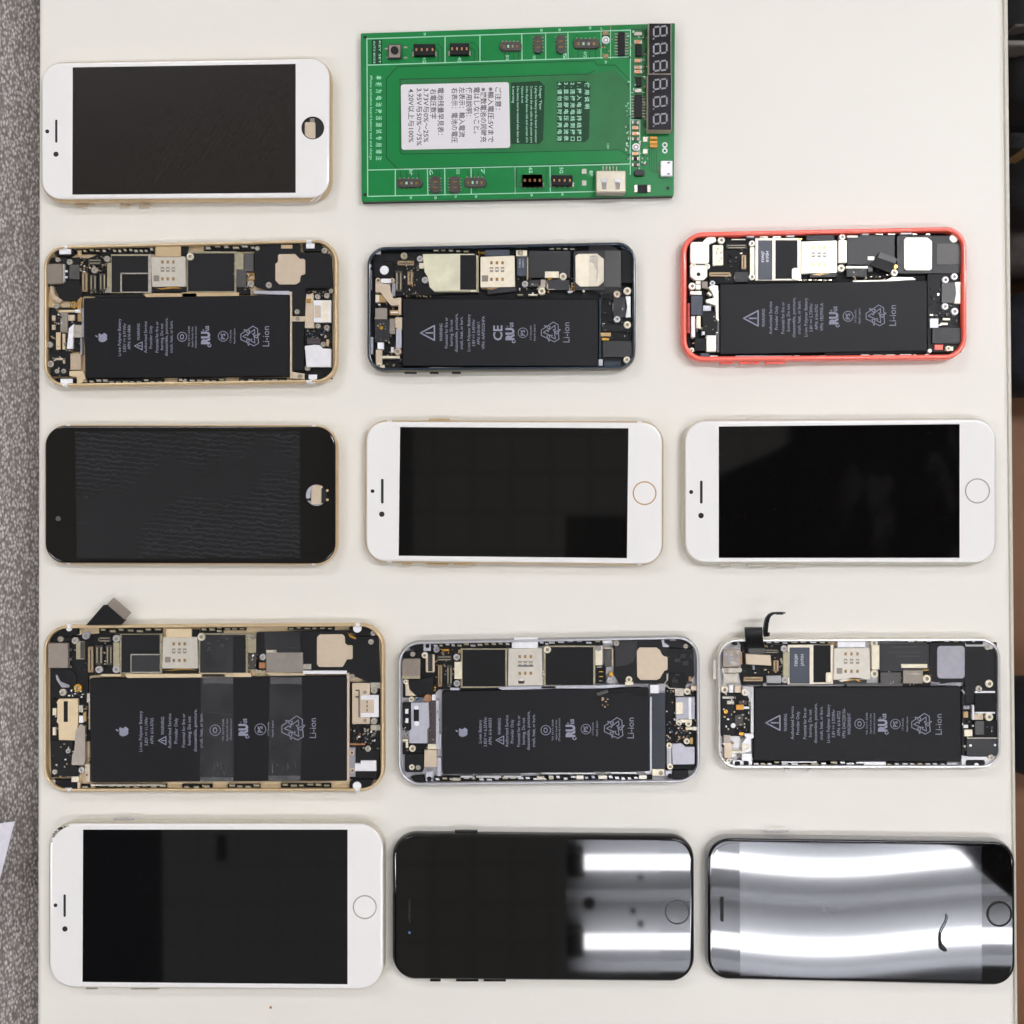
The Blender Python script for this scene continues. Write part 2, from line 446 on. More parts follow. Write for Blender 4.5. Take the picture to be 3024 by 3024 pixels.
# ---- flat printed marks (text, strokes) collected into one mesh
class Print:
    def __init__(s, z): s.V = []; s.F = []; s.z = z
    def tri(s, pts):                # pts crop coordinates, filled polygon
        b = len(s.V); q = [W(*nat(*p), s.z) for p in pts]; s.V += q
        for t in tessellate_polygon([[Vector((p.x,p.y,0)) for p in q]]): s.F.append(tuple(b+i for i in t))
    def stroke(s, pts, w, closed=False):
        n = len(pts)
        for i in range(n if closed else n-1):
            a = Vector(pts[i]); b = Vector(pts[(i+1) % n]); d = (b-a)
            if d.length < 1e-6: continue
            d.normalize(); nn = Vector((-d.y, d.x))*w/2; a2 = a-d*w*.3; b2 = b+d*w*.3
            k = len(s.V); s.V += [W(*nat(*p), s.z) for p in (a2-nn, b2-nn, b2+nn, a2+nn)]; s.F.append((k,k+1,k+2,k+3))
    def circle(s, x, y, r, w, n=28):
        s.stroke([(x+r*math.cos(2*math.pi*i/n), y+r*math.sin(2*math.pi*i/n)) for i in range(n)], w, True)
    def text(s, txt, xc, y0, y1, h, rot=90, bold=0):
        """line of writing running along y: from y1 up to y0 (rot 90) or y0 down to y1 (rot -90); h = letter height"""
        cu = bpy.data.curves.new('t', 'FONT'); cu.body = txt; cu.size = 1; cu.resolution_u = 2
        cu.offset = bold
        ob = bpy.data.objects.new('t', cu)
        me = bpy.data.meshes.new_from_object(ob)
        if len(me.vertices):
            xs = [v.co.x for v in me.vertices]; a, b = min(xs), max(xs); L = max(b-a, 1e-4); k = len(s.V)
            for v in me.vertices:
                t = (v.co.x-a)/L; hh = (v.co.y-.32)*h/.72
                p = (xc+hh, y1-(y1-y0)*0-t*(y1-y0)) if rot == 90 else (xc+hh, y0+t*(y1-y0))
                if rot == 90: p = (xc-hh, p[1])
                s.V.append(W(*nat(*p), s.z))
            for f in me.polygons: s.F.append(tuple(k+i for i in f.vertices))
        bpy.data.objects.remove(ob); bpy.data.curves.remove(cu); bpy.data.meshes.remove(me)
    def build(s, name, m, parent): return mesh_obj(name, s.V, s.F, m, parent)

def fruit_logo(P, x, y, s):         # bitten-fruit emblem lying on its side, leaf to the left
    body = [(-.08,-.06),(.0,-.24),(.10,-.40),(.26,-.48),(.42,-.42),(.50,-.30)]
    o = []
    pts = [(.0,.36),(.13,.40),(.27,.44),(.45,.38),(.55,.24),(.60,.10),(.56,.0),(.60,-.10),(.56,-.24),(.44,-.36),(.28,-.42),(.12,-.38),(.04,-.30),
           (.12,-.22),(.14,-.13),(.10,-.03),(.02,.02)]
    # canonical upright emblem: x right, y down, bite on the right
    up = [(0,-.26),(.10,-.30),(.24,-.30),(.36,-.22),(.28,-.12),(.26,0),(.30,.12),(.40,.19),(.33,.34),(.22,.47),(.10,.48),(0,.44),(-.10,.48),
          (-.22,.46),(-.34,.32),(-.42,.10),(-.41,-.10),(-.32,-.24),(-.20,-.30),(-.10,-.29)]
    leaf = [(0,-.34),(.01,-.46),(.10,-.58),(.18,-.60),(.17,-.48),(.09,-.37)]
    for sh in (up, leaf): P.tri([(x+q[1]*s, y-q[0]*s) for q in sh])
def warn_triangle(P, x, y, s, w):   # point to the left
    h = s*.5
    P.stroke([(x-h*.95, y),(x+h*.85, y-h*.95),(x+h*.85, y+h*.95)], w, True)
    P.stroke([(x-h*.25, y),(x+h*.35, y)], w*1.1); P.stroke([(x+h*.5, y),(x+h*.62, y)], w*1.1)
def recycle(P, x, y, s, w):
    A = [(-.31,.10),(-.15,.45),(.10,.45),(.22,.26),(.30,.31),(.26,.05),(.02,.14),(.10,.19),(-.01,.36),(-.14,.05)]
    for k in range(3):
        a = math.radians(120*k)
        q = [(px*math.cos(a)-py*math.sin(a), px*math.sin(a)+py*math.cos(a)) for px, py in A]
        P.stroke([(x-py*s, y-px*s) for px, py in q], w, True)
def ul_mark(P, x, y0, y1, w):
    L = y1-y0
    P.text('RU', x, y0+L*.27, y1-L*.14, w*1.1, 90, .06)
    P.text('c', x+w*.38, y1-L*.13, y1, w*.75, 90, .02); P.text('us', x+w*.1, y0, y0+L*.24, w*.7, 90, .02); P.circle(x-w*.35, y0+L*.2, w*.09, w*.06, 10)
def disc_mark(P, x, y, r, w, txt='PS'):
    P.circle(x, y, r, w); P.text(txt, x, y-r*.6, y+r*.6, r*.9, 90, .02)

def house(label, quad, r, rim_m, side_m, floor_m, zt=6.6, rim=1.3, bands=None, group=None):
    cx = sum(p[0] for p in quad)/4; cy = sum(p[1] for p in quad)/4
    T = thing('opened_smartphone', label, 'smartphone', cx, cy, 0, group)
    G.base = 2.6
    q = [W(*p, zt).to_2d() for p in quad]; rr = r*K
    bd = [(W(a,0,zt).x, W(b,0,zt).x) for a, b in bands] if bands else None
    mats = [side_m, 'white'] if bands else side_m
    loft('side_frame', q, rr, [(1.8,.0),(.5,.9),(-.05,2.8),(-.05,4.4),(.15,5.8),(.45,zt-.1),(.6,zt)], mats, T, seg=10, bands=bd, cap=False, angle=60)
    mats = [rim_m, 'white'] if bands else rim_m
    loft('rim', q, rr, [(.6,zt),(.75,zt+.06),(rim,zt+.02),(rim+.12,zt-.15),(rim+.12,2.5)], mats, T, seg=10, bands=bd, bottom=False, cap=False, angle=60)
    loft('inner_tray', q, rr, [(rim+.1,1.6),(rim+.1,2.55)], floor_m, T, seg=10)
    return T

# ================================================================== SETTING
def wbox(name, x0, y0, x1, y1, z0, z1, m, r=0, b=.0005, parent=None):
    q = [Vector(p) for p in ((x0,y0),(x1,y0),(x1,y1),(x0,y1))]
    return loft(name, q, r, [(0, z0*1000), (0, (z1-b)*1000), (b*300, (z1-b*.3)*1000), (b*1000, z1*1000)], m, parent, smooth=True)
G.T = None
o = wbox('floor', -3.2, -3.2, 3.2, 3.2, -.78, -.74, 'floor_wood'); tag(o, kind='structure')

# table: a slab with a softly rounded long edge on the left and a chamfered band on the right
T = thing('table', 'white laminate table top the phones are laid out on', 'table', 1512, 1512)
TP = [(114,-900),(2956,-900),(3009,3900),(105,3900)]
q = [W(*p, 0).to_2d() for p in TP]
loft('table_top', q, 0, [(2.2,-24),(0,-23),(0,-3.2),(.35,-1.4),(1.1,-.4),(2.2,0)], 'table', T, angle=70, flatcap=1)
q2 = [W(*p, 0).to_2d() for p in [(2954,-898),(2971,-898),(3017,3898),(3007.0,3898)]]
loft('edge_band', q2, 0, [(.1,-23.5),(0,-23),(0,-1.4),(.5,-.55)], 'table_edge', T, angle=40)
for sx, sy in ((-.18,.5),(.19,.5),(-.18,-.5),(.19,-.5)):
    wbox('leg', sx-.02, sy-.02, sx+.02, sy+.02, -.74, -.0245, 'table_edge', parent=T)

# grey woven seat on the left
G.T = None
T = thing('upholstered_bench', 'grey woven fabric bench running along the left edge of the table', 'bench', -350, 1512, -60)
V = []; F = []
nx, ny = 40, 60
for j in range(ny+1):
    for i in range(nx+1):
        x = -.62+i*(.62-.2185)/nx; y = -.75+j*1.5/ny
        t = i/nx
        z = -.012 - .030*max(0, (t-.72)/.28)**2.2 + .0015*math.sin(y*9+x*14) + .001*math.sin(y*23)
        V.append(Vector((x, y, z)))
for j in range(ny):
    for i in range(nx):
        a = j*(nx+1)+i; F.append((a, a+1, a+nx+2, a+nx+1))
c = mesh_obj('seat_cushion', V, F, 'fabric', T, smooth=True, angle=80)
wbox('bench_base', -.62, -.75, -.2195, .75, -.74, -.048, 'grey_cloth', parent=T)
# paper corner on the bench
G.T = None
q = [W(*p, -8).to_2d() for p in [(-260,2470),(40,2428),(-30,2700),(-330,2760)]]
o = loft('paper_sheet', q, 0, [(0,-9.6),(0,-9.3)], 'paper', smooth=False)
tag(o, 'corner of a white paper sheet lying on the grey woven bench', 'paper')
crop(0,0,1)
G.T = None; G.base = 0
o = CY('crumb', 799, 2976, 3.6, 'crumb', .6, 0, n=7); tag(o, 'tiny brown crumb on the table below the largest white phone', 'crumb')

# things on the floor beyond the right edge
def lumpy(name, u0, v0, u1, v1, z0, z1, m, label, cat, parts=None):
    G.T = None
    T = thing(name, label, cat, (u0+u1)/2, (v0+v1)/2, z0)
    a = W(u0, v0, z1); b = W(u1, v1, z1)
    q = [Vector((a.x,a.y)), Vector((b.x,a.y)), Vector((b.x,b.y)), Vector((a.x,b.y))]
    loft('body', q, .03, [(6,z0),(0,z0+15),(-4,(z0+z1)/2),(0,z1-25),(10,z1-8),(28,z1)], m, T, seg=5, angle=70)
    return T
T = lumpy('backpack', 2985, -260, 3500, 285, -740, -420, 'dark_cloth', 'black backpack on the floor at the upper right, behind the table edge', 'backpack')
crop(0,0,1); G.base = -430
R('strap', 2970, 118, 3300, 134, 'grey_cloth', -405, -430, b=1); R('pocket_zip', 3000, 70, 3300, 76, 'grey_cloth', -412, -430, b=1)
T = lumpy('desk_chair', 2990, 415, 3500, 625, -560, -470, 'dark_cloth', 'black desk chair just below the backpack, beside the table', 'chair')
for (u, v) in ((3060,470),(3060,580),(3400,470),(3400,580)):
    p = W(u, v, -560); wbox('leg', p.x-.015, p.y-.015, p.x+.015, p.y+.015, -.74, -.555, 'dark_cloth', parent=T)
G.base = -500; R('armrest', 2992, 385, 3040, 430, 'dark_cloth', -380, -480, r=12, b=6); R('armrest_bar', 3005, 425, 3060, 440, 'gold_dark', -440, -480, b=2)
T = lumpy('cardboard_box', 2986, 640, 3400, 735, -740, -560, 'grey_cloth', 'pale grey storage box on the floor below the black chair', 'box')
T = lumpy('floor_cushion', 2992, 845, 3500, 1138, -740, -600, 'navy_cloth', 'dark navy cushion on the wooden floor, right of the red phone', 'cushion')
T = lumpy('shoulder_bag', 3002, 2046, 3500, 2312, -740, -600, 'navy_cloth', 'dark bag on the wooden floor at the lower right', 'bag')
T = lumpy('parcel', 2988, 296, 3400, 372, -740, -600, 'gold_dark', 'brown parcel on the floor between backpack and black chair', 'parcel')

# ceiling lamps: housing with two fluorescent tubes each
def lamp(label, x0, x1, yc, z, power, sep, wid=.016, hw=.138):
    G.T = None
    T = bpy.data.objects.new('ceiling_lamp', None); COL.objects.link(T); T.location = ((x0+x1)/2, yc, z)
    T['label'] = label; T['category'] = 'lamp'; T['group'] = 'fluorescent ceiling lamps'
    G.T = T
    # V-shaped reflector tray
    V = []; F = []
    prof = [(-hw,.0),(-hw,.06),(-.012,.06),(0,.045),(.012,.06),(hw,.06),(hw,.0),(hw+.004,0),(hw+.004,.07),(-hw-.004,.07),(-hw-.004,0)]
    for x in (x0-.03, x1+.03):
        for y, zz in prof: V.append(Vector((x, yc+y, z+zz)))
    n = len(prof)
    for i in range(n): k = (i+1) % n; F.append((i, k, n+k, n+i))
    F += [tuple(range(n)), tuple(range(2*n-1, n-1, -1))]
    mesh_obj('reflector_housing', V, F, 'housing_white', T)
    key = 'tube_light_%d' % int(power)
    if key not in M: M[key] = mat(key, '#ffffff', .5, emit=power)
    for s in (-1, 1):
        V = []; F = []; n = 14
        for x in (x0, x1):
            for i in range(n): V.append(Vector((x, yc+s*sep/2+wid*math.cos(2*math.pi*i/n), z+.018+wid*math.sin(2*math.pi*i/n))))
        for i in range(n): k = (i+1) % n; F.append((i, k, n+k, n+i))
        F += [tuple(range(n)), tuple(range(2*n-1, n-1, -1))]
        mesh_obj('fluorescent_tube', V, F, key, T, smooth=True)
        for x in (x0, x1):
            wbox('lamp_holder', x-.03, yc+s*sep/2-.024, x+.004, yc+s*sep/2+.024, z-.004, z+.055, 'lamp_grey', parent=T)
    return T
T_A = lamp('twin fluorescent ceiling lamp reflected in the two dark phones at the lower right', .145, 1.40, -.812, 2.44-.54, TUBE_A, .165)
G.T = T_A
for (x, y, r_) in ((.160,-.812,.013),(.251,-.828,.006),(.267,-.855,.007),(.267,-.758,.006)):
    o = loft('mounting_screw', circ(Vector((x,y)), r_, 16), 0, [(0,1906),(0,1911)], 'lamp_grey', T_A)
lamp('fluorescent ceiling lamp above the upper right part of the table', .42, 1.66, .62, 2.44-.54, TUBE_B, .165)
lamp('fluorescent ceiling lamp far to the upper left of the table', -1.75, -.50, 1.65, 2.44-.54, TUBE_C, .165)
lamp('fluorescent ceiling lamp far to the lower left of the table', -2.0, -1.15, -.75, 2.44-.54, TUBE_C, .165)


# added dark blocker masking the lamp reflection, in place of the photographer's shoulder
G.T = None
zc = 1.5; f_ = K*(1+zc/H)
q = [Vector(((u-1512)*f_, -(v-1512)*f_)) for u, v in [(2806,2470),(2826,2525),(2893,2580),(2940,2625),(3010,2682),(3130,2660),(3120,2440),(2900,2420)]]
o = loft('reflection_blocker', q, .02, [(6,1500),(0,1515),(0,1610),(10,1640)], 'dark_cloth', None)
tag(o, 'unseen dark blocker added beside the fluorescent lamp to mask its reflection', 'projector')

# ================================================================== CLOSED PHONES
ZG = 7.1
def closed(label, quad, r, glass, side, scr, scr_m, bands=None, hole=None, group='closed smartphones', wavy=None, edge=1.3):
    """quad: glass outline (photo pixels)"""
    cx = sum(p[0] for p in quad)/4; cy = sum(p[1] for p in quad)/4
    T = thing('smartphone', label, 'smartphone', cx, cy, 0, group)
    q = [W(*p, ZG).to_2d() for p in quad]; rr = r*K
    bd = [(W(a,0,ZG).x, W(b,0,ZG).x) for a, b in bands] if bands else None
    q = offset(q, -edge/1000+.001)
    loft('housing', q, rr+.0004, [(2.2,0),(.75,.5),(.1,1.7),(-.05,3.3),(.05,4.9),(.45,6.1),(.8,6.45),(.9,6.3)], [side,'white'] if bands else side, T, seg=10, bands=bd, cap=True, angle=70)
    hs = None
    if hole:
        hx, hy, hr = hole; hs = [circ(W(*nat(hx,hy), ZG), hr/G.s*K, 32)]
    prof = [(.9,6.3),(.88,6.55),(1.05,6.85),(1.4,7.02),(1.95,ZG)]
    loft('front_glass', q, rr, prof, glass, T, seg=10, holes=hs, hole_depth=.7, bottom=False, angle=70, flatcap=.15)
    z = ZG
    pts = [W(*nat(*p), z).to_2d() for p in scr]
    if not wavy: loft('screen', pts, 0, [(0,z-.1),(0,z+.02)], scr_m, T, smooth=False)
    return T
def side_key(x0, x1, y, out, m, name='side_key', z0=2.4, z1=4.4):     # a key standing proud of the side wall
    R(name, x0, min(y,y+out), x1, max(y,y+out), m, z1, z0, b=.25)
def front_bits(slot, sensor, camera, rs, rc, m='hole_dark', extra=True):
    R('earpiece_slot', *slot, m, ZG+.03, ZG-.1, r=(slot[2]-slot[0])*.48)
    if sensor: CY('light_sensor', *sensor, rs, m, ZG+.03, ZG-.1, b=.01)
    if camera: CY('front_camera', *camera, rc, m, ZG+.03, ZG-.1, b=.01)

# --- row 1
crop(0,100,1.8577)
T = closed('white phone with gold sides at the top left, its home button missing', [(119,182),(977,167),(976,587),(119,592)], 62, 'white_glass', 'gold',
           [(399,184),(1622,165),(1622,872),(397,882)], 'screen_film', bands=[(180,190),(903,913)], hole=(1716,516,60))
front_bits((302,470,315,597), (259,535), (307,660), 11, 14)
G.base = 4.5
R('button_cavity', 1650, 450, 1785, 580, 'hole_dark', 6.45, 6.3)
R('button_bracket', 1672, 484, 1730, 576, 'beige_plate', 6.9, 6.4, r=8)
R('bracket_tab', 1700, 462, 1725, 500, 'slot_grey', 6.7, 6.4)
ring('button_opening', 1716, 516, 57, 63, 'hole_dark', ZG+.03, ZG-.1)
for a, b in ((415,480),(660,710),(760,820)): side_key(a, b, 936, 7, 'gold', z0=1.8, z1=3.2)

# --- row 3
crop(100,1220,2.0553)
T = closed('black-faced phone with gold sides below the gold opened phone, home button missing', [(130,1254),(994,1256),(994,1668),(130,1666)], 62, 'dull_glass', 'gold',
           [(250,112),(1612,112),(1615,880),(262,880)], 'screen_slate', bands=[(193,205),(920,931)], hole=(1716,498,64))
CY('front_camera', 148, 640, 16, 'grey_chip', ZG+.03, ZG-.1, b=.01)
R('button_cavity', 1645, 428, 1790, 570, 'hole_dark', 6.45, 6.3)
R('button_bracket', 1683, 446, 1745, 552, 'beige_plate', 6.95, 6.4, r=6)
PG('cavity_lining', [(1650,470),(1672,440),(1700,432),(1700,448),(1680,470),(1678,515),(1650,520)], 'lilac', 6.8, 6.4)
PG('cavity_lining', [(1655,530),(1690,535),(1758,548),(1735,566),(1690,560)], 'silver', 6.8, 6.4)
PG('cavity_lining', [(1695,430),(1755,440),(1752,455),(1700,450)], 'beige_plate', 6.85, 6.4)
CY('screw', 1781, 470, 8, 'gold', ZG+.06, ZG); CY('screw', 1781, 526, 8, 'gold', ZG+.06, ZG)
crop(1040,1200,2.0125)
T = closed('white phone with gold sides and gold-ringed home button, middle of the middle row', [(1080,1243),(1957.5,1246),(1957,1667.5),(1080,1658)], 62, 'white_glass', 'gold',
           [(285,123),(1642,130),(1633,902),(276,888)], 'screen_gloss', bands=[(1142,1157),(1883,1896)], edge=1.6)
front_bits((171,430,187,578), (121,504), (176,641), 11, 16)
ring('home_button_ring', 1738, 516, 61, 72, 'ring_gold', ZG+.07, ZG-.1); CY('home_button', 1738, 516, 62, 'white_glass', ZG+.02, ZG-.1, n=36)
side_key(455, 580, 84, -12, 'gold')
for a, b in ((295,357),(440,572),(602,735)): side_key(a, b, 934, 11, 'gold')
crop(1980,1200,1.8506)
T = closed('white phone with silver sides and silver-ringed home button, right end of the middle row', [(2021,1241),(2942,1235),(2942,1664),(2021,1663)], 66, 'white_glass', 'silver_side',
           [(264,110),(1580,97),(1580,828),(264,828)], 'screen_gloss', edge=1.5)
front_bits((161,405,176,532), (113,468), (167,597), 11, 15)
ring('home_button_ring', 1678, 462, 59, 70, 'ring_silver', ZG+.07, ZG-.1); CY('home_button', 1678, 462, 60, 'white_glass', ZG+.02, ZG-.1, n=36)
side_key(420, 535, 72, -10, 'silver_side')
for a, b in ((270,330),(420,535),(575,690)): side_key(a, b, 862, 12, 'silver_side')

# --- row 5
crop(100,2380,1.7889)
T = closed('largest white phone at the bottom left, silver sides and a scuffed upper left corner', [(142,2429),(1135,2429),(1135,2926),(142,2919)], 78, 'white_glass', 'silver_side',
           [(260,125),(1657,125),(1657,942),(257,930)], 'screen_grey')
front_bits((156,467,169,587), (114,525), (164,650), 10, 14)
ring('home_button_ring', 1748, 535, 54, 65, 'ring_silver', ZG+.07, ZG-.1); CY('home_button', 1748, 535, 55, 'white_glass', ZG+.02, ZG-.1, n=36)
side_key(418, 528, 74, -8, 'silver')
for a, b in ((275,335),(510,560),(565,660)): side_key(a, b, 966, 6, 'silver_side')
P = Print(ZG-.02)
rs = random.Random(3)
for i in range(46):
    t = rs.random(); an = math.radians(184+86*t); rad = 104-abs(rs.gauss(0,9))-4
    x = 183+rad*math.cos(an)*.93; y = 196+rad*math.sin(an)*.93; w = rs.uniform(3,9)
    P.tri([(x-w,y-w*.3),(x-w*.1,y-w*.6),(x+w,y-w*.2),(x+w*.5,y+w*.5),(x-w*.6,y+w*.5)])
P.build('scuff_marks', 'worn', T)
crop(1120,2400,1.9714)
T = closed('all-black phone in the middle of the bottom row reflecting the ceiling lamp', [(1160,2464),(2049,2472),(2050,2900),(1160,2893)], 66, 'black_glass', 'black_side',
           [(268,150),(1636,160),(1636,962),(262,958)], 'screen_gloss')
CY('front_camera', 175, 698, 8, 'blue_bit', ZG+.03, ZG-.1, b=.01)
R('earpiece_slot', 170, 505, 182, 640, 'hole_dark', ZG+.03, ZG-.1, r=5)
ring('home_button_ring', 1735, 578, 63, 73, 'lamp_grey', ZG+.12, ZG-.1); CY('home_button', 1735, 578, 63, 'black_glass', ZG+.03, ZG-.1, n=36)
side_key(440, 572, 118, -13, 'black_side')
for a, b in ((295,357),(447,577),(608,737)): side_key(a, b, 976, 8, 'black_side')
crop(2040,2400,1.9634)
T = closed('black-faced phone with pale grey sides at the bottom right, its glass reflecting wavy lights', [(2087,2472),(2999,2484),(3001,2913),(2088,2893)], 66, 'black_glass', 'alu_side',
           [(282,168),(1685,190),(1688,975),(287,945)], 'screen_gloss', wavy=True)
# a slightly warped display: the glass plate bulges by a few hundredths of a millimetre
def warped(name, quad, m, z, nx=90, ny=30, rr=0):
    q = [W(*nat(*p), z) for p in quad]; V = []; F = []; org = W(*nat(985,560), z)
    for j in range(ny+1):
        for i in range(nx+1):
            u = i/nx; v = j/ny
            p = q[0].lerp(q[1], u).lerp(q[3].lerp(q[2], u), v)
            if rr:                  # keep the corners rounded
                su = (q[1]-q[0]).length; sv = (q[3]-q[0]).length; a = u*su; b = v*sv
                ca = min(max(a, rr), su-rr); cb = min(max(b, rr), sv-rr); dx, dy = a-ca, b-cb; dl = math.hypot(dx, dy)
                if dl > rr: a = ca+dx*rr/dl; b = cb+dy*rr/dl; p = q[0].lerp(q[1], a/su).lerp(q[3].lerp(q[2], a/su), b/sv)
            xx = (p.x-org.x)/.065; yy = (p.y-org.y)
            sl = -.0028*math.cos((xx+.24)*2.6)
            zz = z/1000 + sl*yy
            V.append(Vector((p.x, p.y, zz)))
    for j in range(ny):
        for i in range(nx): a = j*(nx+1)+i; F.append((a,a+1,a+nx+2,a+nx+1))
    return mesh_obj(name, V, F, m, G.T, smooth=True, angle=80)
defm('smudge', '#c8c8d8', .4, alpha=.22, noise=.3)
defm('lcd_glass', '#1c1d22', .04, noise=.0, ior=1.66)
warped('bezel_glass', [(118,176),(1862,200),(1866,985),(122,948)], 'black_glass', ZG+.20, rr=.0095)
warped('screen', [(282,168),(1685,190),(1688,975),(287,945)], 'lcd_glass', ZG+.26)
front_bits((171,485,189,630), None, None, 0, 0)
for o in [c for c in T.children if c.name.startswith('earpiece_slot')]: o.location.z = .0005
ring('home_button_ring', 1790, 588, 64, 74, 'hole_dark', ZG+.5, ZG-.1); CY('home_button', 1790, 588, 63, 'black_glass', ZG+.4, ZG-.1, n=36)
side_key(445, 570, 112, -6, 'silver')
Pn = Print(ZG+.45)
for i in range(240):
    a = random.uniform(0,6.28); d = abs(random.gauss(0,24)); x = 790+d*math.cos(a)+random.uniform(-20,30); y = 555+d*math.sin(a)*1.3; l = random.uniform(2,8)
    Pn.tri([(x,y),(x+l,y+l*.3),(x+l*.7,y+l*1.6)])
Pn.build('fingerprint_smudge', 'smudge', T)
G.T = None
V = []; F = []; pts = [(1486,592,3),(1487,612,4),(1478,640,4.5),(1462,670,5),(1448,700,6),(1446,735,6.5),(1450,758,10),(1458,775,20),(1466,792,24),(1474,804,14)]
for x, y, w in pts:
    p = W(*nat(x,y), ZG+1.1); r_ = w/G.s*K*.8
    for k in range(6): V.append(Vector((p.x+r_*math.cos(k*1.047), p.y+r_*.3*math.sin(k*1.047), p.z+r_*.5*math.sin(k*1.047))))
for i in range(len(pts)-1):
    for k in range(6): a = i*6+k; b_ = i*6+(k+1)%6; F.append((a,b_,b_+6,a+6))
tag(mesh_obj('lint_thread', V, F, 'dark_chip', smooth=True), 'short dark curl of lint lying on the brightly reflecting phone at the bottom right', 'lint')

# ================================================================== PCB TESTER
crop(1040,40,3.219)
T = thing('battery_test_board', 'green circuit board with a white Japanese sticker and six-digit display', 'circuit board', 1528, 330)
QB = [(1065.5,98.4),(1993.3,68),(1990,577.4),(1068,595)]
qw = [W(*p, 4.4).to_2d() for p in QB]
loft('base_plate', qw, .0006, [(-.05,0),(-.05,2.93)], 'pcb_edge', T)
loft('board', qw, .0006, [(0,2.95),(0,4.3),(.1,4.4)], 'pcb_green', T, smooth=False)
G.base = 4.35
O2 = (1500-1040)*3.219        # offset of the second crop
def b2(x): return x+O2
P = Print(4.42)
P.tri([(455,625),(b2(230),585),(b2(830),570),(b2(1010),530),(b2(1160),680),(b2(1160),1290),(455,1315)])
P.tri([(b2(1175),120),(b2(1580),100),(b2(1572),1130),(b2(1170),1130)])
P.build('solder_mask_area', 'pcb_dull', T)
P = Print(4.425)
P.tri([(b2(30),655),(b2(300),640),(b2(350),690),(b2(335),1200),(b2(300),1240),(b2(25),1240)])
P.tri([(b2(465),650),(b2(735),640),(b2(785),690),(b2(770),1185),(b2(735),1222),(b2(465),1222)])
P.tri([(185,250),(285,250),(285,480),(185,480)])
for w, pts in ((7, [(430,1475),(325,1370),(325,620),(430,505),(b2(820),450),(b2(850),490),(b2(1020),490),(b2(1165),640)]),
               (7, [(470,1335),(455,1310),(455,625),(b2(0),600),(b2(760),575),(b2(830),540)]),
               (7, [(430,1475),(b2(0),1450),(b2(1060),1420)]), (7, [(470,1335),(b2(0),1320),(b2(1060),1295),(b2(1120),1330)]),
               (5, [(790,290),(820,290),(855,330),(855,470)]),(5, [(790,330),(820,350),(820,470)]),
               (5, [(1115,275),(1150,275),(1200,330),(1200,465)]),(5, [(1115,320),(1165,350),(1165,465)]),
               (4, [(1560,1480),(1560,1640),(1620,1640)]),(4, [(b2(85),1470),(b2(85),1610),(b2(130),1610)]),(4, [(b2(365),1470),(b2(365),1620),(b2(400),1640)])):
    P.stroke(pts, w)
for k in range(5): P.stroke([(b2(1175),150+k*18),(b2(1330),145+k*18)], 5)
for k in range(3): P.stroke([(b2(1260)+k*18,1040),(b2(1330)+k*6,1110)], 5)
for k in range(4): P.stroke([(b2(1345)+k*22,1290),(b2(1345)+k*22,1480),(b2(1400)+k*22,1520)], 4)
P.build('copper_traces', 'pcb_dark', T)
P = Print(4.44)
for w, pts in ((9, [(145,240),(b2(1165),157)]), (9, [(150,490),(b2(1165),411)]), (9, [(145,1488),(b2(1160),1430)]), (9, [(150,1738),(b2(830),1692)]), (9, [(140,235),(148,1740)]),
               (9, [(883,225),(883,470)]),(9, [(1215,205),(1215,455)]),(9, [(1612,190),(1615,445)]),(8, [(b2(358),182),(b2(360),430)]),(8, [(b2(570),175),(b2(572),425)]),
               (9, [(410,1490),(410,1725)]),(9, [(715,1480),(720,1720)]),(9, [(880,1478),(882,1715)]),(9, [(1130,1470),(1133,1710)]),(9, [(1548,1455),(1550,1705)]),
               (8, [(b2(65),1460),(b2(68),1715)]),(8, [(b2(400),1450),(b2(403),1705)]),(8, [(b2(1165),155),(b2(1163),1530)]),(6, [(b2(885),130),(b2(885),430)]),(6, [(b2(975),130),(b2(975),430)]),
               (6, [(b2(1255),1010),(b2(1250),1500)]),(6,[(b2(1165),1010),(b2(1255),1010)]),(6,[(b2(1165),750),(b2(1300),750)])):
    P.stroke(pts, w)
for x, y in ((690,195),(558,1750),(792,1752),(983,1738),(1177,1740),(b2(318),160),(b2(490),155),(b2(782),135),(b2(225),1725),(b2(517),1718),(b2(1245),215),(b2(930),460)):
    P.text('5', x, y-16, y+16, 20, -90, .02)
rs = random.Random(5)
P.text('  '.join('本板为电池激活测试专用请注'), 250, 590, 1395, 44, -90, .02)
P.text('iPhone activation board battery test and charge', 180, 590, 1390, 24, -90, .01)
P.text('AUTO MODE', 210, 260, 475, 20, -90, .01); P.text('KEY SET', 262, 260, 475, 20, -90, .01)
for k, (t, y1) in enumerate((('Usage Tips:', 915),('1.plug the battery to the board connector', 1230),('2.connect the usb cable to the power port', 1230),('3.the display shows volt and current of it', 1225),
                 ('4.please do not', 850),('5.the battery must be removed when done well', 1225),('6.warning', 850))):
    P.text(t, b2(310-k*43), 690, y1, 22, -90, .01)
for k, t in enumerate(('使用说明', '1.接入电池排线接口', '2.连接充电线到接口', '3.显示屏电压电流表', '4.请勿同时接两电池')):
    P.text(' '.join(t), b2(750-(0 if k == 0 else 75+(k-1)*62)), 655, 905 if k == 0 else 1210, 34, -90, .02)
P.text('USB9', b2(950), 1235, 1285, 22, -90); P.text('4S', 1475, 1400 and 400, 440, 30, -90, .02); P.text('5S/SE', b2(250)-0, 400, 440, 26, -90, .02)
for t, x, y in (('4G',685,440),('4S',1020,440),('5S',1475,420),('6P',560,1510),('6',750,1510),('7',1240,1500),('6S',b2(215),1490),('5G',b2(507),1490),('5',b2(540),400),('6G',b2(732),390),('8P',b2(790),1520)):
    P.text(t, x, y-28, y+28, 34, -90, .02)
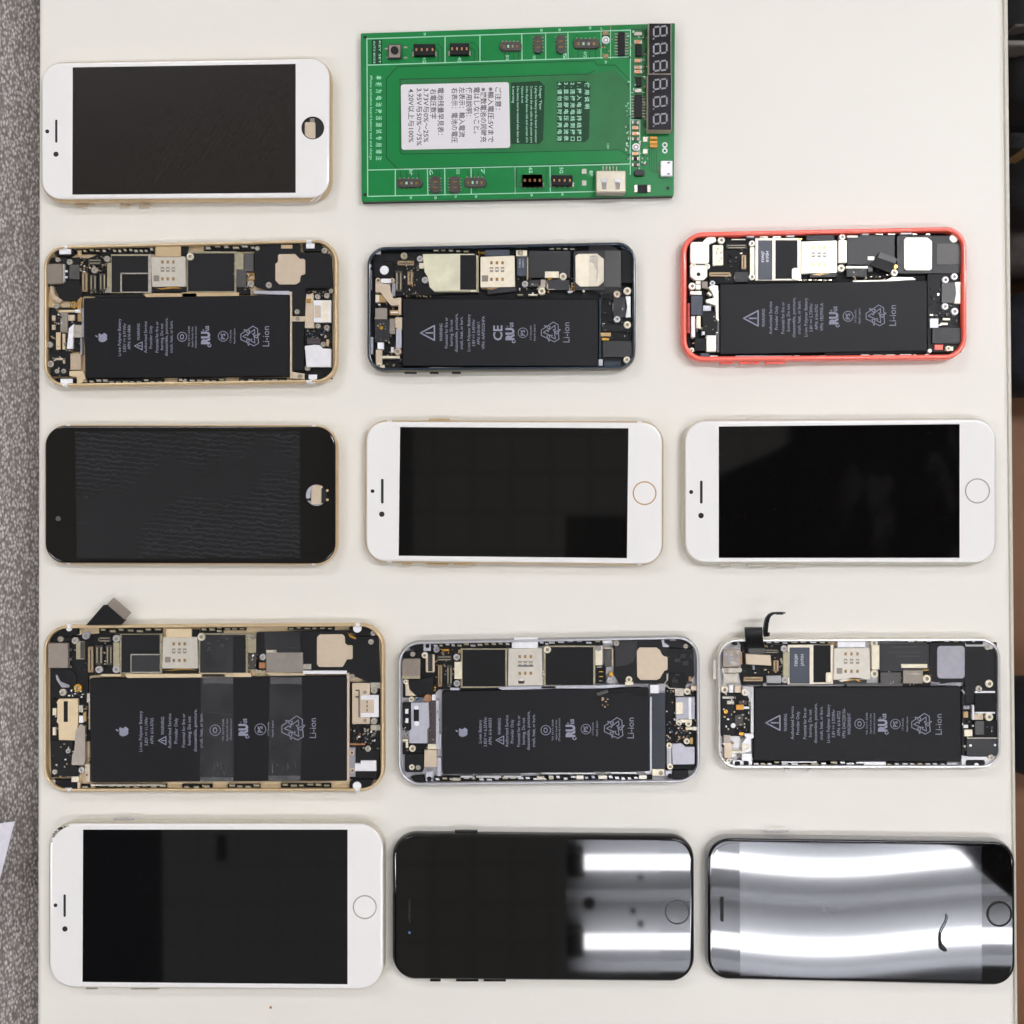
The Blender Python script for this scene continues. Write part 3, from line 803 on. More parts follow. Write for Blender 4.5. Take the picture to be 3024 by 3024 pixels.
P.text('5S/5C/SE', 1005, 1500-20, 1500+25, 30, -90, .02)
P.build('silkscreen', 'silk', T)
# sticker
st = PG('sticker', [(462,675),(1490,652),(1503,1275),(470,1295)], 'sticker', 4.62, 4.45, r=24, b=.03)
P = Print(4.64)
for x, t, a, b in ((1385,'ご注意：',700,915),(1315,'※輸入電圧:5Vまで',700,1225),(1245,'※複数電池の同時充',705,1225),(1180,'電はしないこと。',700,1140),(1108,'使用説明：',700,975),
                (1040,'左表示：輸入電流',700,1175),(970,'右表示：電池の電圧',705,1230),(838,'電池残量早見表：',705,1155),(768,'右電圧数字',715,1000),
                (700,'3.73V与0%～25%',710,1225),(635,'3.95V与50%～75%',710,1255),(558,'4.20V以上与100%',715,1225)):
    P.text(t, x, a, b, 46, -90, .012)
P.build('sticker_lettering', 'print_black', st)
# mounting pins
for x, y in ((122,225),(122,1722),(b2(1520),1660)): CY('mounting_hole', x, y, 17, 'hole_dark', 4.45)
# tactile switch
sw = R('push_switch', 340, 290, 465, 425, 'conn_dark', 6.0, r=8); CY('button_cap', 402, 345, 36, 'black', 7.0, 5.9, parent=sw)
R('switch_plate', 352, 300, 455, 415, 'slot_grey', 6.05, 6.0, parent=sw)
for x, y in ((310,325),(325,410),(490,312),(490,410)): R('solder_leg', x, y, x+34, y+16, 'steel', 4.8)
def header(x0, y0, x1, y1, n=4, up=True):
    h = R('battery_connector', x0, y0, x1, y1, 'black', 6.6, r=6)
    for i in range(n):
        cx = x0+(x1-x0)*(i+.5)/n; R('contact_pin', cx-8, y0+(y1-y0)*.38, cx+7, y0+(y1-y0)*.62, 'copper', 6.7, 6.5, parent=h)
    yy = y1 if up else y0-16
    R('solder_leg', x0-14, y0+(y1-y0)*.7, x0+12, y1+12, 'steel', 4.9); R('solder_leg', x1-12, y0+(y1-y0)*.7, x1+14, y1+12, 'steel', 4.9)
    if not up:
        for i in range(n): cx = x0+(x1-x0)*(i+.5)/n; R('solder_leg', cx-8, y1, cx+10, y1+18, 'steel', 4.9)
header(585,288,790,395); header(928,280,1112,388)
header(1620,1530,1620+190,1640,up=False); header(b2(415),1535,b2(615),1635,up=False); header(b2(135),1530,b2(325),1640,up=False)
def smallconn(x0, y0, x1, y1, vert=False, n=4):
    h = R('flex_connector', x0, y0, x1, y1, 'conn_dark', 5.7, r=min(x1-x0,y1-y0)*.35)
    w, hh = x1-x0, y1-y0
    if vert:
        for i in range(2): yy = y0+hh*(.3+.33*i); R('contact_pin', x0+w*.3, yy, x1-w*.3, yy+12, 'gold_contact', 5.8, 5.6, parent=h)
        for i in range(5):
            yy = y0+hh*(.1+.18*i); R('solder_leg', x0-14, yy, x0+2, yy+9, 'steel', 4.8); R('solder_leg', x1-2, yy, x1+14, yy+9, 'steel', 4.8)
    else:
        for i in range(n): xx = x0+w*(.14+.2*i); R('contact_pin', xx, y0+hh*.36, xx+w*.08, y1-hh*.34, ('gold_contact','silk','steel')[i%3], 5.8, 5.6, parent=h)
        for i in range(5):
            xx = x0+w*(.1+.17*i); R('solder_leg', xx, y0-13, xx+10, y0+2, 'steel', 4.8); R('solder_leg', xx, y1-2, xx+10, y1+13, 'steel', 4.8)
smallconn(1405,268,1612,352); smallconn(b2(625),240,b2(870),330, n=4); smallconn(425,1570,665,1650); smallconn(1065,1560,1275,1650)
for x0,y0,x1,y1 in ((740,1545,838,1705),(925,1545,1025,1705),(b2(248),205,b2(325),375),(b2(462),200,b2(545),375)): smallconn(x0,y0,x1,y1,True)
def soic(x0, y0, x1, y1, n=8):
    R('chip', x0, y0, x1, y1, 'black', 6.0, 4.6, r=3)
    for i in range(n):
        yy = y0+(y1-y0)*(i+.3)/n
        R('solder_leg', x0-34, yy+6, x0, yy+16, 'steel', 4.9); R('solder_leg', x1, yy+2, x1+34, yy+12, 'steel', 4.9)
soic(b2(1048),175,b2(1112),395); soic(b2(1205),770,b2(1275),990)
R('transistor', b2(1218), 290, b2(1272), 400, 'black', 5.6, r=4); R('transistor', b2(1218), 600, b2(1270), 690, 'black', 5.6, r=4)
R('diode', b2(1205), 1485, b2(1300), 1540, 'dark_chip', 6.0, r=16)
rz = R('resistor', b2(1200), 1628, b2(1358), 1698, 'steel', 5.2); R('resistor_body', b2(1232), 1626, b2(1325), 1700, 'black', 5.4, 4.5, parent=rz)
for y in (1170, 1210, 1245): R('capacitor', b2(1352), y-2, b2(1420), y+26, 'resin_orange', 5.6, r=3)
for x, y in ((b2(930),250),(b2(1218),1268)):
    t = CY('trimmer', x, y, 36, 'steel_white', 5.6); ring('trimmer_ring', x, y, 14, 24, 'slot_grey', 5.7, 5.5, parent=t)
for x, y in ((b2(1492),1248),(b2(1492),1303)): ring('plated_hole', x, y, 13, 26, 'steel_white', 4.7, 4.4)
for y in (185, 405): R('capacitor', b2(905), y-20, b2(955), y+18, 'conn_gold', 5.0)
for (y, m) in ((268,'copper'),(445,'copper'),(510,'conn_gold'),(552,'copper'),(732,'steel'),(190,'steel')):
    c_ = R('capacitor', b2(1200), y-17, b2(1275), y+17, 'steel', 5.0); R('capacitor_body', b2(1218), y-18, b2(1256), y+18, m, 5.15, 4.5, parent=c_)
for y in (1035, 1085, 1140, 1192, 1330, 1378, 1435):
    c_ = R('resistor', b2(1178), y-16, b2(1245), y+16, 'steel', 4.9); R('resistor_body', b2(1195), y-17, b2(1228), y+17, random.choice(['conn_dark','black','copper']), 5.0, 4.5, parent=c_)
for x, y in ((b2(725),1500),(b2(725),1610),(b2(1305),1310),(b2(1305),1195)): R('capacitor', x-22, y-24, x+22, y+24, random.choice(['conn_dark','steel']), 5.0)
bits('tiny_components', b2(1280), 200, b2(1335), 1000, 34, ['steel','conn_gold','pcb_dark'], z=4.7, s=(8,22))
bits('tiny_components', b2(1110), 780, b2(1160), 1420, 26, ['steel','silk','pcb_dark'], z=4.6, s=(8,20))
bits('tiny_components', b2(1180), 1180, b2(1340), 1480, 22, ['steel','conn_dark','silk'], z=4.6, s=(8,20))
bits('tiny_components', b2(1130), 160, b2(1340), 1480, 70, ['steel','pcb_dark','conn_dark','silk','conn_gold'], z=4.75, s=(8,24))
bits('tiny_components', b2(880), 120, b2(1000), 430, 16, ['steel','pcb_dark','conn_gold'], z=4.7, s=(8,22))
for (xa, xb, ya, yb) in ((430,660,1500,1560),(740,840,1490,1540),(1080,1270,1500,1550),(1430,1600,360,440),(b2(640),b2(860),340,420)):
    for k in range(4):
        xx = xa+(xb-xa)*(k+.5)/4; Pz = Print(4.455); Pz.stroke([(xx, ya),(xx, yb)], 5); Pz.build('trace_line', 'pcb_dark', T)
# usb socket
u = R('usb_socket', b2(838), 1492, b2(1122), 1700, 'usb_metal', 9.2, 4.4, r=12, b=.5)
R('socket_mouth', b2(850), 1696, b2(1110), 1712, 'slot_grey', 8.6, 4.6, parent=u)
for x in (880, 1008): PG('spring_tab', [(b2(x),1568),(b2(x+72),1568),(b2(x+60),1665),(b2(x+12),1665)], 'silver', 9.45, 9.1, parent=u); \
    PG('slot', [(b2(x+10),1600),(b2(x+62),1600),(b2(x+55),1668),(b2(x+18),1668)], 'slot_grey', 9.5, 9.1, parent=u)
for i in range(5): R('solder_leg', b2(900+i*32), 1450, b2(910+i*32), 1495, 'steel', 4.9)
u = R('micro_usb_socket', b2(1452), 1398, b2(1565), 1545, 'steel_white', 6.8, 4.4, r=6, b=.3)
for y in (1412, 1518): R('slot', b2(1515), y, b2(1540), y+12, 'hole_dark', 6.85, 6.7, parent=u)
for i in range(4): R('solder_leg', b2(1430), 1455+i*20, b2(1455), 1463+i*20, 'steel', 4.9)
# seven segment displays
def digit(par, cx, cy, z):
    P = Print(z); w = 62; h = 50; sw = 15
    # digit stands with its top to the right; px: along reading direction is y
    def seg(a, b): P.stroke([a, b], sw)
    X0, X1, Xm = cx-w, cx+w, cx; Y0, Y1 = cy-h+6, cy+h-6
    sk = 8
    seg((X1,Y0+14-sk),(X1,Y1-14-sk)); seg((Xm,Y0+12),(Xm,Y1-12)); seg((X0,Y0+14+sk),(X0,Y1-14+sk))
    seg((X1-12,Y0-sk+2),(Xm+12,Y0)); seg((Xm-12,Y0),(X0+12,Y0+sk-2)); seg((X1-12,Y1-sk+2),(Xm+12,Y1)); seg((Xm-12,Y1),(X0+12,Y1+sk-2))
    P.tri([(X0-9,Y1+20),(X0+5,Y1+20),(X0+5,Y1+34),(X0-9,Y1+34)])
    P.build('digit_segments', 'segment', par)
for (a, b, ys) in (((1338,92,1552,572),5.6+4.0,(168,332,496)), ((1328,578,1556,1108),5.6+4.0,(670,836,1000))):
    x0,y0,x1,y1 = a
    cs = R('digit_display', b2(x0), y0, b2(x1), y1, 'display_case', b, 4.4, b=.1)
    fc = R('display_face', b2(x0+4), y0+3, b2(x1-4), y1-3, 'display_black', b+.12, b, b=.03, parent=cs)
    for y in ys: digit(cs, b2(1448), y, b+.14)

# ================================================================== OPENED PHONES
LW = {'p1':'Potential for fire or','p2':'burning. Do not','p3':'disassemble, puncture,','p4':'crush, heat, or burn.','a1':'Authorized Service','a2':'Provider Only'}
def lines(P, lst, h=34):
    for t, x, a, b in lst: P.text(LW.get(t, t), x, a, b, h, 90, .004)
def small3(P, xs, a, b, h=20):
    for x, t in zip(xs, ('TIS 2217-2548','Apple South Asia','(Thailand) Limited')): P.text(t, x, a+random.randint(0,20), b-random.randint(0,20), h, 90, .006)
def small2(P, xs, a, b, h=20):
    for x, t in zip(xs, ('1715mAh','Apple Japan')): P.text(t, x, a+(18 if x == xs[0] else 0), b-(18 if x == xs[0] else 0), h, 90, .006)
def battery(pts_nat, z=5.7):
    sv = (G.x0, G.y0, G.s); crop(0,0,1)
    b = PG('battery', pts_nat, 'battery', z, r=5, b=.35)
    crop(*sv); return b
def sim(quad_nat, rows, cols, m='sim_metal', z=5.5, dark='slot_grey', wire=True):
    sv = (G.x0, G.y0, G.s); crop(0,0,1)
    s = PG('sim_reader', quad_nat, m, z, r=3)
    for j, y in enumerate(rows):
        for x in cols:
            if j == 1:
                R('slot', x-5, y-7.5, x+5, y+7.5, dark, z+.03, z-.05, b=.01, parent=s); R('contact_spring', x-3.6, y-2.5, x+3.6, y+1.5, m, z+.08, z, b=.02, parent=s)
            else:
                R('slot', x-4, y-5, x+4, y+5, dark, z+.03, z-.05, r=2, b=.01, parent=s); R('contact', x-3, y-3.5, x+2.4, y+3.5, 'gold_contact', z+.12, z, r=1.5, b=.04, parent=s)
    crop(*sv); return s
def conn(x0, y0, x1, y1, m='conn_dark', z=5.0):          # board connector with a pale inner strip and end caps
    c = R('board_connector', x0, y0, x1, y1, m, z, r=5)
    w, h = x1-x0, y1-y0
    if h > w:
        R('contact_row', x0+w*.14, y0+h*.1, x0+w*.3, y1-h*.1, 'olive', z+.08, z-.1, parent=c); R('contact_row', x1-w*.3, y0+h*.1, x1-w*.14, y1-h*.1, 'olive', z+.08, z-.1, parent=c)
        R('contact_row', x0+w*.42, y0+h*.1, x0+w*.58, y1-h*.1, 'dark_edge', z+.05, z-.1, parent=c)
    else:
        R('contact_row', x0+w*.1, y0+h*.14, x1-w*.1, y0+h*.3, 'olive', z+.08, z-.1, parent=c); R('contact_row', x0+w*.1, y1-h*.3, x1-w*.1, y1-h*.14, 'olive', z+.08, z-.1, parent=c)
        R('contact_row', x0+w*.1, y0+h*.42, x1-w*.1, y0+h*.58, 'dark_edge', z+.05, z-.1, parent=c)
    return c
def Rs(lst):                                             # (name, x0,y0,x1,y1, material, z)
    for t in lst: R(*t[:7])
def Ps(lst):
    for t in lst: PG(t[0], t[1], t[2], t[3], r=(t[4] if len(t) > 4 else 0))
def scr_(lst, m='steel', z=5.6):
    for t in lst: screw(t[0], t[1], t[2], t[3] if len(t) > 3 else m, t[4] if len(t) > 4 else z)

# ------------------------------------------------ A gold, row 2 left
CA1 = (100,680,3.8646); CA2 = (540,680,3.8646)
T = house('gold-framed opened phone at the left of the second row, silver fruit mark on its battery', [(127,725),(997,705),(997,1130),(127,1143)], 64, 'gold', 'gold', 'beige_gold',
          bands=[(186,198),(905,920)])
crop(*CA1)
PG('logic_board', [(400,310),(620,320),(780,255),(890,262),(1320,262),(1330,720),(900,722),(700,745),(540,745),(400,600)], 'dark_edge', 4.0)
Ps([('camera_cradle', [(155,312),(520,312),(520,600),(390,640),(160,640)], 'black', 4.2),
    ('antenna_seat', [(215,215),(300,190),(450,200),(462,262),(400,300),(250,292)], 'dark_edge', 5.2, 12),
    ('camera_housing', [(235,650),(330,600),(520,560),(560,740),(480,810),(300,800)], 'black', 4.8, 30),
    ('flex_cable', [(470,740),(540,740),(545,1040),(500,1040),(495,800)], 'gold_dark', 4.6),
    ('bracket', [(180,635),(215,635),(240,740),(330,800),(290,832),(200,782)], 'steel_warm', 5.0)])
Rs([('antenna_clip', 288,215,422,272,'white',5.8), ('antenna_clip', 330,172,374,218,'white',6.3),
    ('flex_cover', 405,390,520,560,'grey_chip',5.0)])
cm = PG('rear_camera', [(165,382),(330,380),(335,612),(165,617),(136,590),(136,405)], 'camera_steel', 6.1, r=8, b=.3); R('camera_rim', 322,384,350,590,'silver',5.7, parent=cm)
for y in (455,525): R('camera_contact', 352,y,382,y+22,'steel_white',5.0, parent=cm)
conn(548,478,612,702,'conn_gold'); conn(636,508,714,692); conn(746,490,820,692); conn(622,328,765,388)
Rs([('shield_strip', 835,370,890,680,'olive',4.9),('spring_tab', 500,230,540,300,'gold',4.6)])
sh = R('chip_shield', 880,272,1342,716,'olive',4.4)
R('chip', 886,292,1302,702,'graphite',4.95,parent=sh)
R('shield_rail', 1303,270,1342,716,'steel',5.1,parent=sh)
for a in ((985,484,1306,500),(985,484,1004,712),(1004,700,1306,714)): R('chip_border', *a, 'steel', 5.15, 4.9, parent=sh)
R('chip', 1006,502,1302,698,'dark_edge',5.05,4.9,parent=sh)
n1 = lambda x, y, c=CA1: (c[0]+x/c[2], c[1]+y/c[2])
s = sim([n1(1338,305),n1(1728,298),n1(1735,642),n1(1350,646)], [680+362/3.8646,680+447/3.8646,680+555/3.8646], [100+x/3.8646 for x in (1467,1529,1592)])
R('data_label', 1366,516,1432,584,'slot_grey',5.54,5.4,b=.01,parent=s)
Rs([('sim_connector', 1345,646,1742,702,'black',5.1),('sim_tray', 1387,182,1676,302,'gold',5.9),('sim_lever', 1676,185,1752,292,'dark_edge',5.0)])
PG('contact_foil', [(1380,655),(1450,662),(1560,640),(1600,632),(1690,662),(1600,664),(1560,668),(1450,678)], 'gold_contact', 5.2)
bits('tiny_components', 520,330,830,480, 26, ['gold_dark','steel','conn_dark'])
bits('tiny_components', 640,690,900,722, 12, ['gold_dark','steel','conn_dark'])
bits('tiny_components', 1740,300,1760,700, 14, ['steel','olive'], s=(6,16))
springs(480,760,205,268,4,'gold'); springs(770,1070,190,262,5); springs(1075,1370,190,265,5)
Ps([('chassis_ledge', [(1245,722),(1860,716),(1860,764),(1285,768)], 'gold', 5.2),('board_edge',[(700,735),(1230,728),(1280,770),(700,770)],'black',4.9)])
b = battery([n1(565,772),n1(1215,738,CA2),n1(1215,1665,CA2),n1(588,1692)])
Rs([('flex_board', 175,880,545,1380,'black',4.2),('metal_bar', 275,908,520,937,'beige_gold',5.0),('metal_tab', 465,905,528,940,'steel_white',5.4),
    ('earpiece_contact', 390,965,465,1030,'beige_plate',5.0),('olive_pad', 300,940,385,1165,'slot_grey',4.9),
    ('contact_pad', 205,972,245,1030,'beige_plate',4.8),('contact_pad', 205,1078,245,1135,'beige_plate',4.8),('metal_strip', 252,1165,303,1362,'beige_gold',4.8),
    ('metal_strip', 325,1180,357,1362,'beige_gold',4.8),('metal_clip', 455,1080,548,1225,'steel',5.3),('metal_clip', 415,1405,538,1592,'steel_warm',5.7),
    ('edge_clip', 545,885,572,1225,'alu_grey',5.2),('edge_clip', 528,1232,552,1420,'alu_grey',5.2)])
Ps([('white_gasket', [(375,1352),(398,1120),(455,1068),(442,1352)], 'white', 5.5),
    ('headset_block', [(175,1380),(410,1380),(410,1600),(390,1660),(190,1660)], 'black', 5.2, 10)])
for a in ((222,1456,356,1482),(330,1456,356,1522),(222,1456,245,1492)): R('contact_spring', *a, 'beige_plate', 5.5, 5.0)
R('antenna_seat', 238,1688,470,1757,'dark_edge',5.2); R('antenna_clip', 303,1695,440,1746,'white',5.8); R('antenna_clip', 345,1742,397,1782,'white',6.2)
Ps([('corner_bracket', [(400,1605),(560,1600),(590,1690),(540,1750),(490,1750),(490,1680),(405,1660)], 'beige_gold', 5.0)])
scr_([(270,335,28),(405,360,34),(688,455,36),(833,325,36),(850,680,34),(255,860,34),(452,850,42,'gold_contact'),(188,1525,38),(178,1305,36),(262,1607,28),(338,1607,28),(1782,300,42,'cream'),(490,1555,28)])
springs(545,1000,1695,1765,6); springs(1000,1480,1695,1760,6); springs(1640,1760,1690,1750,2)
crop(*CA2)
sh = R('chip_shield', 40,240,612,708,'olive',4.5); R('chip', 58,262,585,692,'graphite',5.0,parent=sh)
Rs([('shield_strip', 600,250,692,447,'olive',4.9),('board_chip', 700,262,808,470,'grey_chip',5.0),('board_chip', 610,450,722,652,'grey_chip',4.9),('board_chip', 612,655,760,728,'dark_edge',4.9),
    ('contact_bit', 735,492,790,506,'gold_contact',4.8),('contact_bit', 742,560,812,578,'gold_contact',4.8)])
bits('tiny_components', 575,280,612,700, 14, ['steel','olive'], s=(6,18))
Ps([('speaker_module', [(815,160),(1335,150),(1335,250),(1690,268),(1708,660),(1400,665),(1390,970),(1265,970),(1220,690),(1000,690),(820,640)], 'black', 5.2, 20)])
PG('speaker_plate', [(1085,272),(1280,270),(1335,325),(1395,325),(1397,505),(1345,510),(1335,590),(1290,618),(1100,618),(1055,570),(1055,380),(1085,360)], 'beige_plate', 5.7, r=22)
Ps([('antenna_seat', [(1365,150),(1560,138),(1640,240),(1370,240)], 'dark_edge', 5.1, 12),
    ('vibration_motor', [(1392,1320),(1500,1305),(1560,1310),(1600,1350),(1690,1352),(1690,1560),(1410,1562)], 'steel_white', 5.8, 8)])
Rs([('antenna_clip', 1405,150,1502,206,'white',5.9),('antenna_clip', 1418,118,1462,152,'white',6.3),('gold_tab', 1120,165,1250,208,'gold',5.5),
    ('lower_flex', 1240,670,1705,1700,'black',3.6),('chassis_ledge', 1222,700,1246,1690,'beige_plate',5.5),('bracket_bar', 1240,980,1400,1040,'beige_plate',5.6),
    ('linear_pad', 1250,1042,1382,1600,'dark_edge',5.2),('chassis_ledge', -10,708,640,762,'gold',5.2)])
lt = PG('charging_port', [(1405,740),(1490,715),(1500,1118),(1390,1115)], 'beige_plate', 5.3, r=6)
R('port_shell', 1492,798,1690,1052,'steel_white',5.9,parent=lt); R('port_label', 1502,858,1572,996,'beige_plate',6.0,5.8,parent=lt); R('port_label', 1590,805,1660,1045,'sim_bright',6.0,5.8,parent=lt)
R('gold_pad', 1410,780,1460,830,'gold_contact',5.4,5.2,parent=lt)
bits('tiny_components', 1395,1130,1700,1300, 44, ['black','steel','brown_pcb','blue_bit','dark_edge'], z=4.3)
R('copper_film', 1415,1228,1572,1298,'brown_pcb',4.6)
Ps([('silver_ledge', [(790,690),(1222,690),(1245,740),(820,725)], 'lilac', 5.0),
    ('corner_bracket', [(1222,1610),(1400,1640),(1395,1705),(1225,1690)], 'beige_plate', 5.0),
    ('antenna_seat', [(1388,1640),(1470,1632),(1500,1580),(1610,1602),(1600,1692),(1520,1712),(1390,1712)], 'dark_edge', 5.2, 10)])
Rs([('antenna_clip', 1435,1647,1530,1700,'white',5.8),('antenna_clip', 1455,1695,1508,1748,'white',6.2),('contact_plate',1638,1245,1662,1322,'gold',5.0)])
scr_([(773,608,38),(850,206,28),(980,625,36),(1303,930,30),(1310,1010,24),(1615,230,34),(1600,1300,30),(1415,1345,30),(1420,1572,32),(1535,755,30),(1640,745,32),(1540,1090,30),(1640,1110,32),(1335,1670,28),(1690,690,26)])
springs(-20,480,1690,1740,6); springs(640,1180,1685,1735,6); springs(240,860,165,235,6)
P = Print(5.73); crop(*CA1)
fruit_logo(P, 775, 1222, 128)
lines(P, [('Li-ion Polymer Battery',977,1010,1435),('3.82V == 6.91Whr',1035,1060,1390),('APN: 616-0806',1087,1080,1360),('WARNING',1195,1065,1255),('a1',1275,1040,1400),('a2',1335,1090,1350),
          ('p1',1405,1040,1395),('p2',1460,1065,1365),('p3',1512,1000,1435),('p4',1568,1030,1400)])
warn_triangle(P, 1195, 1320, 96, 9); disc_mark(P, 1692, 1215, 52, 9, 'O')
crop(*CA2); small3(P, (70,108,148), 1085, 1345); ul_mark(P, 262, 1090, 1335, 85); disc_mark(P, 460, 1210, 56, 8)
small2(P, (545,588), 1120, 1300); recycle(P, 775, 1210, 250, 9); P.text('Li-ion', 950, 1095, 1325, 78, 90)
P.build('battery_lettering', 'print', b)

# ------------------------------------------------ B black small, row 2 middle
CB1 = (1060,690,4.390); CB2 = (1460,690,4.391)
T = house('opened phone with dark slate frame, directly below the green circuit board', [(1083.5,728),(1878.5,712),(1878.5,1092),(1083.5,1098)], 54, 'navy_rim', 'navy_side', 'dark_edge', rim=1.5)
n1 = lambda x, y, c=CB1: (c[0]+x/c[2], c[1]+y/c[2])
crop(*CB1)
PG('logic_board', [(180,260),(930,230),(1560,245),(1560,770),(1000,790),(470,810),(420,600),(180,560)], 'dark_edge', 4.0)
sp = R('camera_seat', 200,360,440,570,'dark_edge',4.8); CY('camera_hole', 328,472,57,'white',5.2,parent=sp)
Rs([('edge_tab', 225,225,282,268,'silver',5.6),('edge_tab', 120,400,162,430,'silver',5.8),('screw_plate', 780,380,838,450,'cream',5.0),
    ('ear_bracket', 285,582,412,640,'steel_white',5.8),('steel_bracket', 425,640,472,812,'alu_grey',5.0),
    ('contact_block', 213,790,262,890,'cream',4.9),('contact_block', 262,790,352,890,'gold_dark',4.8),
    ('flash_pad', 210,965,365,1108,'slot_grey',5.2),('flex_cover', 398,1100,468,1300,'slot_grey',5.0),('headset_block', 205,1110,398,1402,'satin',5.2),
    ('contact_tab', 470,1085,560,1242,'beige_plate',5.0),('lilac_tab', 480,1240,552,1482,'lilac',5.3),('white_tab', 240,1410,320,1498,'white',5.3),
    ('metal_bracket', 218,1505,300,1692,'beige_plate',5.4),('metal_bracket', 296,1585,528,1617,'cream',5.4),('metal_tab', 415,1470,450,1540,'steel_white',5.0),
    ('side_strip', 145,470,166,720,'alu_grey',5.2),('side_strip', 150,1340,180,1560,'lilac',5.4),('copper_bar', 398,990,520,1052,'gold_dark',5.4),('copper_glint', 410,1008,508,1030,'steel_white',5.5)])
PG('flex_cable', [(213,590),(280,590),(285,645),(405,655),(412,745),(445,840),(548,825),(548,1050),(512,1050),(510,930),(420,935),(330,835),(280,762),(213,762)], 'beige_plate', 5.3, r=10)
CY('gold_dot', 290,1220,26,'gold_contact',5.3)
conn(500,352,714,410,'conn_gold'); conn(472,478,562,752); conn(628,490,700,668,'conn_gold')
sh = PG('chip_shield', [(825,264),(1478,260),(1543,288),(1552,757),(985,757),(915,690),(890,560),(850,490)], 'shield_cloud', 4.9)
R('chip', 1312,276,1520,727,'dark_edge',5.1,4.9,parent=sh); R('shield_rail', 1524,300,1553,758,'olive',5.05,4.8,parent=sh); PG('shield_edge', [(985,742),(1450,735),(1450,757),(985,757)], 'olive', 5.0, 4.8, parent=sh)
s = sim([n1(1575,300),n1(262,285,CB2),n1(268,690,CB2),n1(1575,698)], [776,796,825], [1451.3,1467.6,1484], 'sim_bright')
R('data_label', 1594,540,1674,620,'slot_grey',5.54,5.4,b=.01,parent=s)
crop(*CB2); R('sim_tray', -120,207,196,286,'label_navy',5.2); PG('sim_connector', [(-90,700),(270,690),(290,748),(-90,790)], 'satin', 5.0); crop(*CB1)
PG('contact_foil', [(1590,715),(1720,705),(1840,665),(1930,660),(1930,690),(1850,690),(1730,725)], 'gold_dark', 5.3)
bits('tiny_components', 470,350,780,800, 26, ['conn_dark','gold_dark','steel','black'], s=(8,20)); bits('tiny_components', 1535,225,1635,290, 8, ['gold_contact'], s=(10,20), z=5)
bits('tiny_components', 600,795,930,822, 12, ['olive','conn_dark','gold_dark'], s=(8,24))
scr_([(583,288,46,'olive'),(790,324,40,'silver'),(855,600,42,'silver'),(503,1528,48,'steel_warm'),(258,1715,40,'cream'),(248,605,36,'steel_warm'),(430,605,34,'steel_warm')])
Rs([('corner_tab', 230,1700,330,1740,'cream',5.2)])
springs(950,1440,205,245,5); springs(560,860,1745,1785,4,'silver'); PG('side_clip', [(885,1745),(930,1732),(1340,1735),(1380,1765),(1430,1768),(1430,1778),(1360,1778),(1320,1748),(935,1748),(905,1765)], 'silver', 5.5)
b = battery([n1(568,842),n1(1350,848,CB2),n1(1350,1722,CB2),n1(565,1716)])
for a, c_ in ((590,745),(920,1030),(1205,1320)): R('side_key', a, 1780, c_, 1812, 'black', 4.4, 2.2)
crop(*CB2)
lb = R('label_chip', 290,306,416,546,'label_navy',5.2)
R('board_area', 445,222,985,572,'satin',4.8); Rs([('shield_tab', 282,215,425,292,'cream',5.6),('steel_tab', 655,490,836,572,'cream',5.7),('contact_bit', 690,575,750,595,'gold_contact',5.0),
  ('shield_rail', 420,300,440,600,'olive',4.9),('board_chip', 676,600,972,732,'dark_chip',5.1),('board_chip', 450,600,590,690,'dark_chip',4.8),('contact_row', 300,785,370,803,'olive',5.0),('contact_row', 440,782,560,803,'cream',5.0)])
PG('grey_bracket', [(598,594),(665,594),(665,692),(625,722),(540,722),(600,662)], 'lever_grey', 5.2)
for a in ((678,645,698,728),(678,716,780,728)): R('chip_border', *a, 'steel', 5.2, 5.0)
bits('contact_cluster', 985,650,1050,765, 12, ['gold_contact','dark_edge'], z=5.0, s=(10,20))
R('speaker_module', 1025,225,1440,735,'satin',5.1,r=30)
sp = PG('speaker_plate', [(1050,285),(1090,262),(1330,258),(1420,330),(1420,620),(1350,682),(1110,686),(1052,630)], 'sim_bright', 5.7, r=24)
PG('tape_shade', [(1235,285),(1340,285),(1340,560),(1325,660),(1320,480),(1290,390),(1235,370)], 'steel', 5.74, 5.68, b=.01, parent=sp)
R('grey_film', 1432,222,1640,690,'grey_chip',5.3); R('lower_plastic', 1645,205,1792,640,'dark_edge',5.3); PG('lower_plastic', [(1380,690),(1790,690),(1790,1560),(1700,1690),(1600,1740),(1380,1740)],'dark_edge',4.2,r=30)
tp = PG('adhesive_tape', [(1222,112),(1432,112),(1640,228),(1652,740),(1380,792),(1228,705)], 'tape', 6.15, 6.11, b=.01)
R('port_block', 1540,828,1702,1078,'satin',5.4)
PG('port_bracket', [(1702,812),(1766,812),(1766,1085),(1702,1085),(1722,950)], 'steel_white', 5.8, r=6)
Rs([('gold_lug', 1375,1282,1512,1332,'gold_dark',5.0),('gold_lug', 1392,1350,1492,1386,'gold_contact',5.2),('vibration_motor', 1405,1392,1792,1602,'dark_chip',5.4),('inner_plastic',1390,1175,1790,1270,'black',5.0),
    ('blue_edge', 1358,835,1384,1640,'navy_rim',4.9),('lilac_tab', 1350,1630,1405,1712,'lilac',5.2),('edge_pin', 1532,898,1552,1002,'alu_grey',5.3),('side_strip', 1420,1650,1640,1735,'navy_rim',5.0)])
scr_([(890,555,48,'cream'),(398,652,42,'silver'),(614,745,48,'cream'),(1590,785,46,'steel_warm'),(1725,742,50,'cream'),(1590,1110,44,'silver'),(1725,1182,48,'cream'),(1718,1636,44,'cream'),(338,248,38,'cream')])
CY('glint_tab', 1158,745,18,'steel',5.5); PG('metal_lip', [(940,745),(1010,735),(1020,760),(960,772)], 'lilac', 5.2)
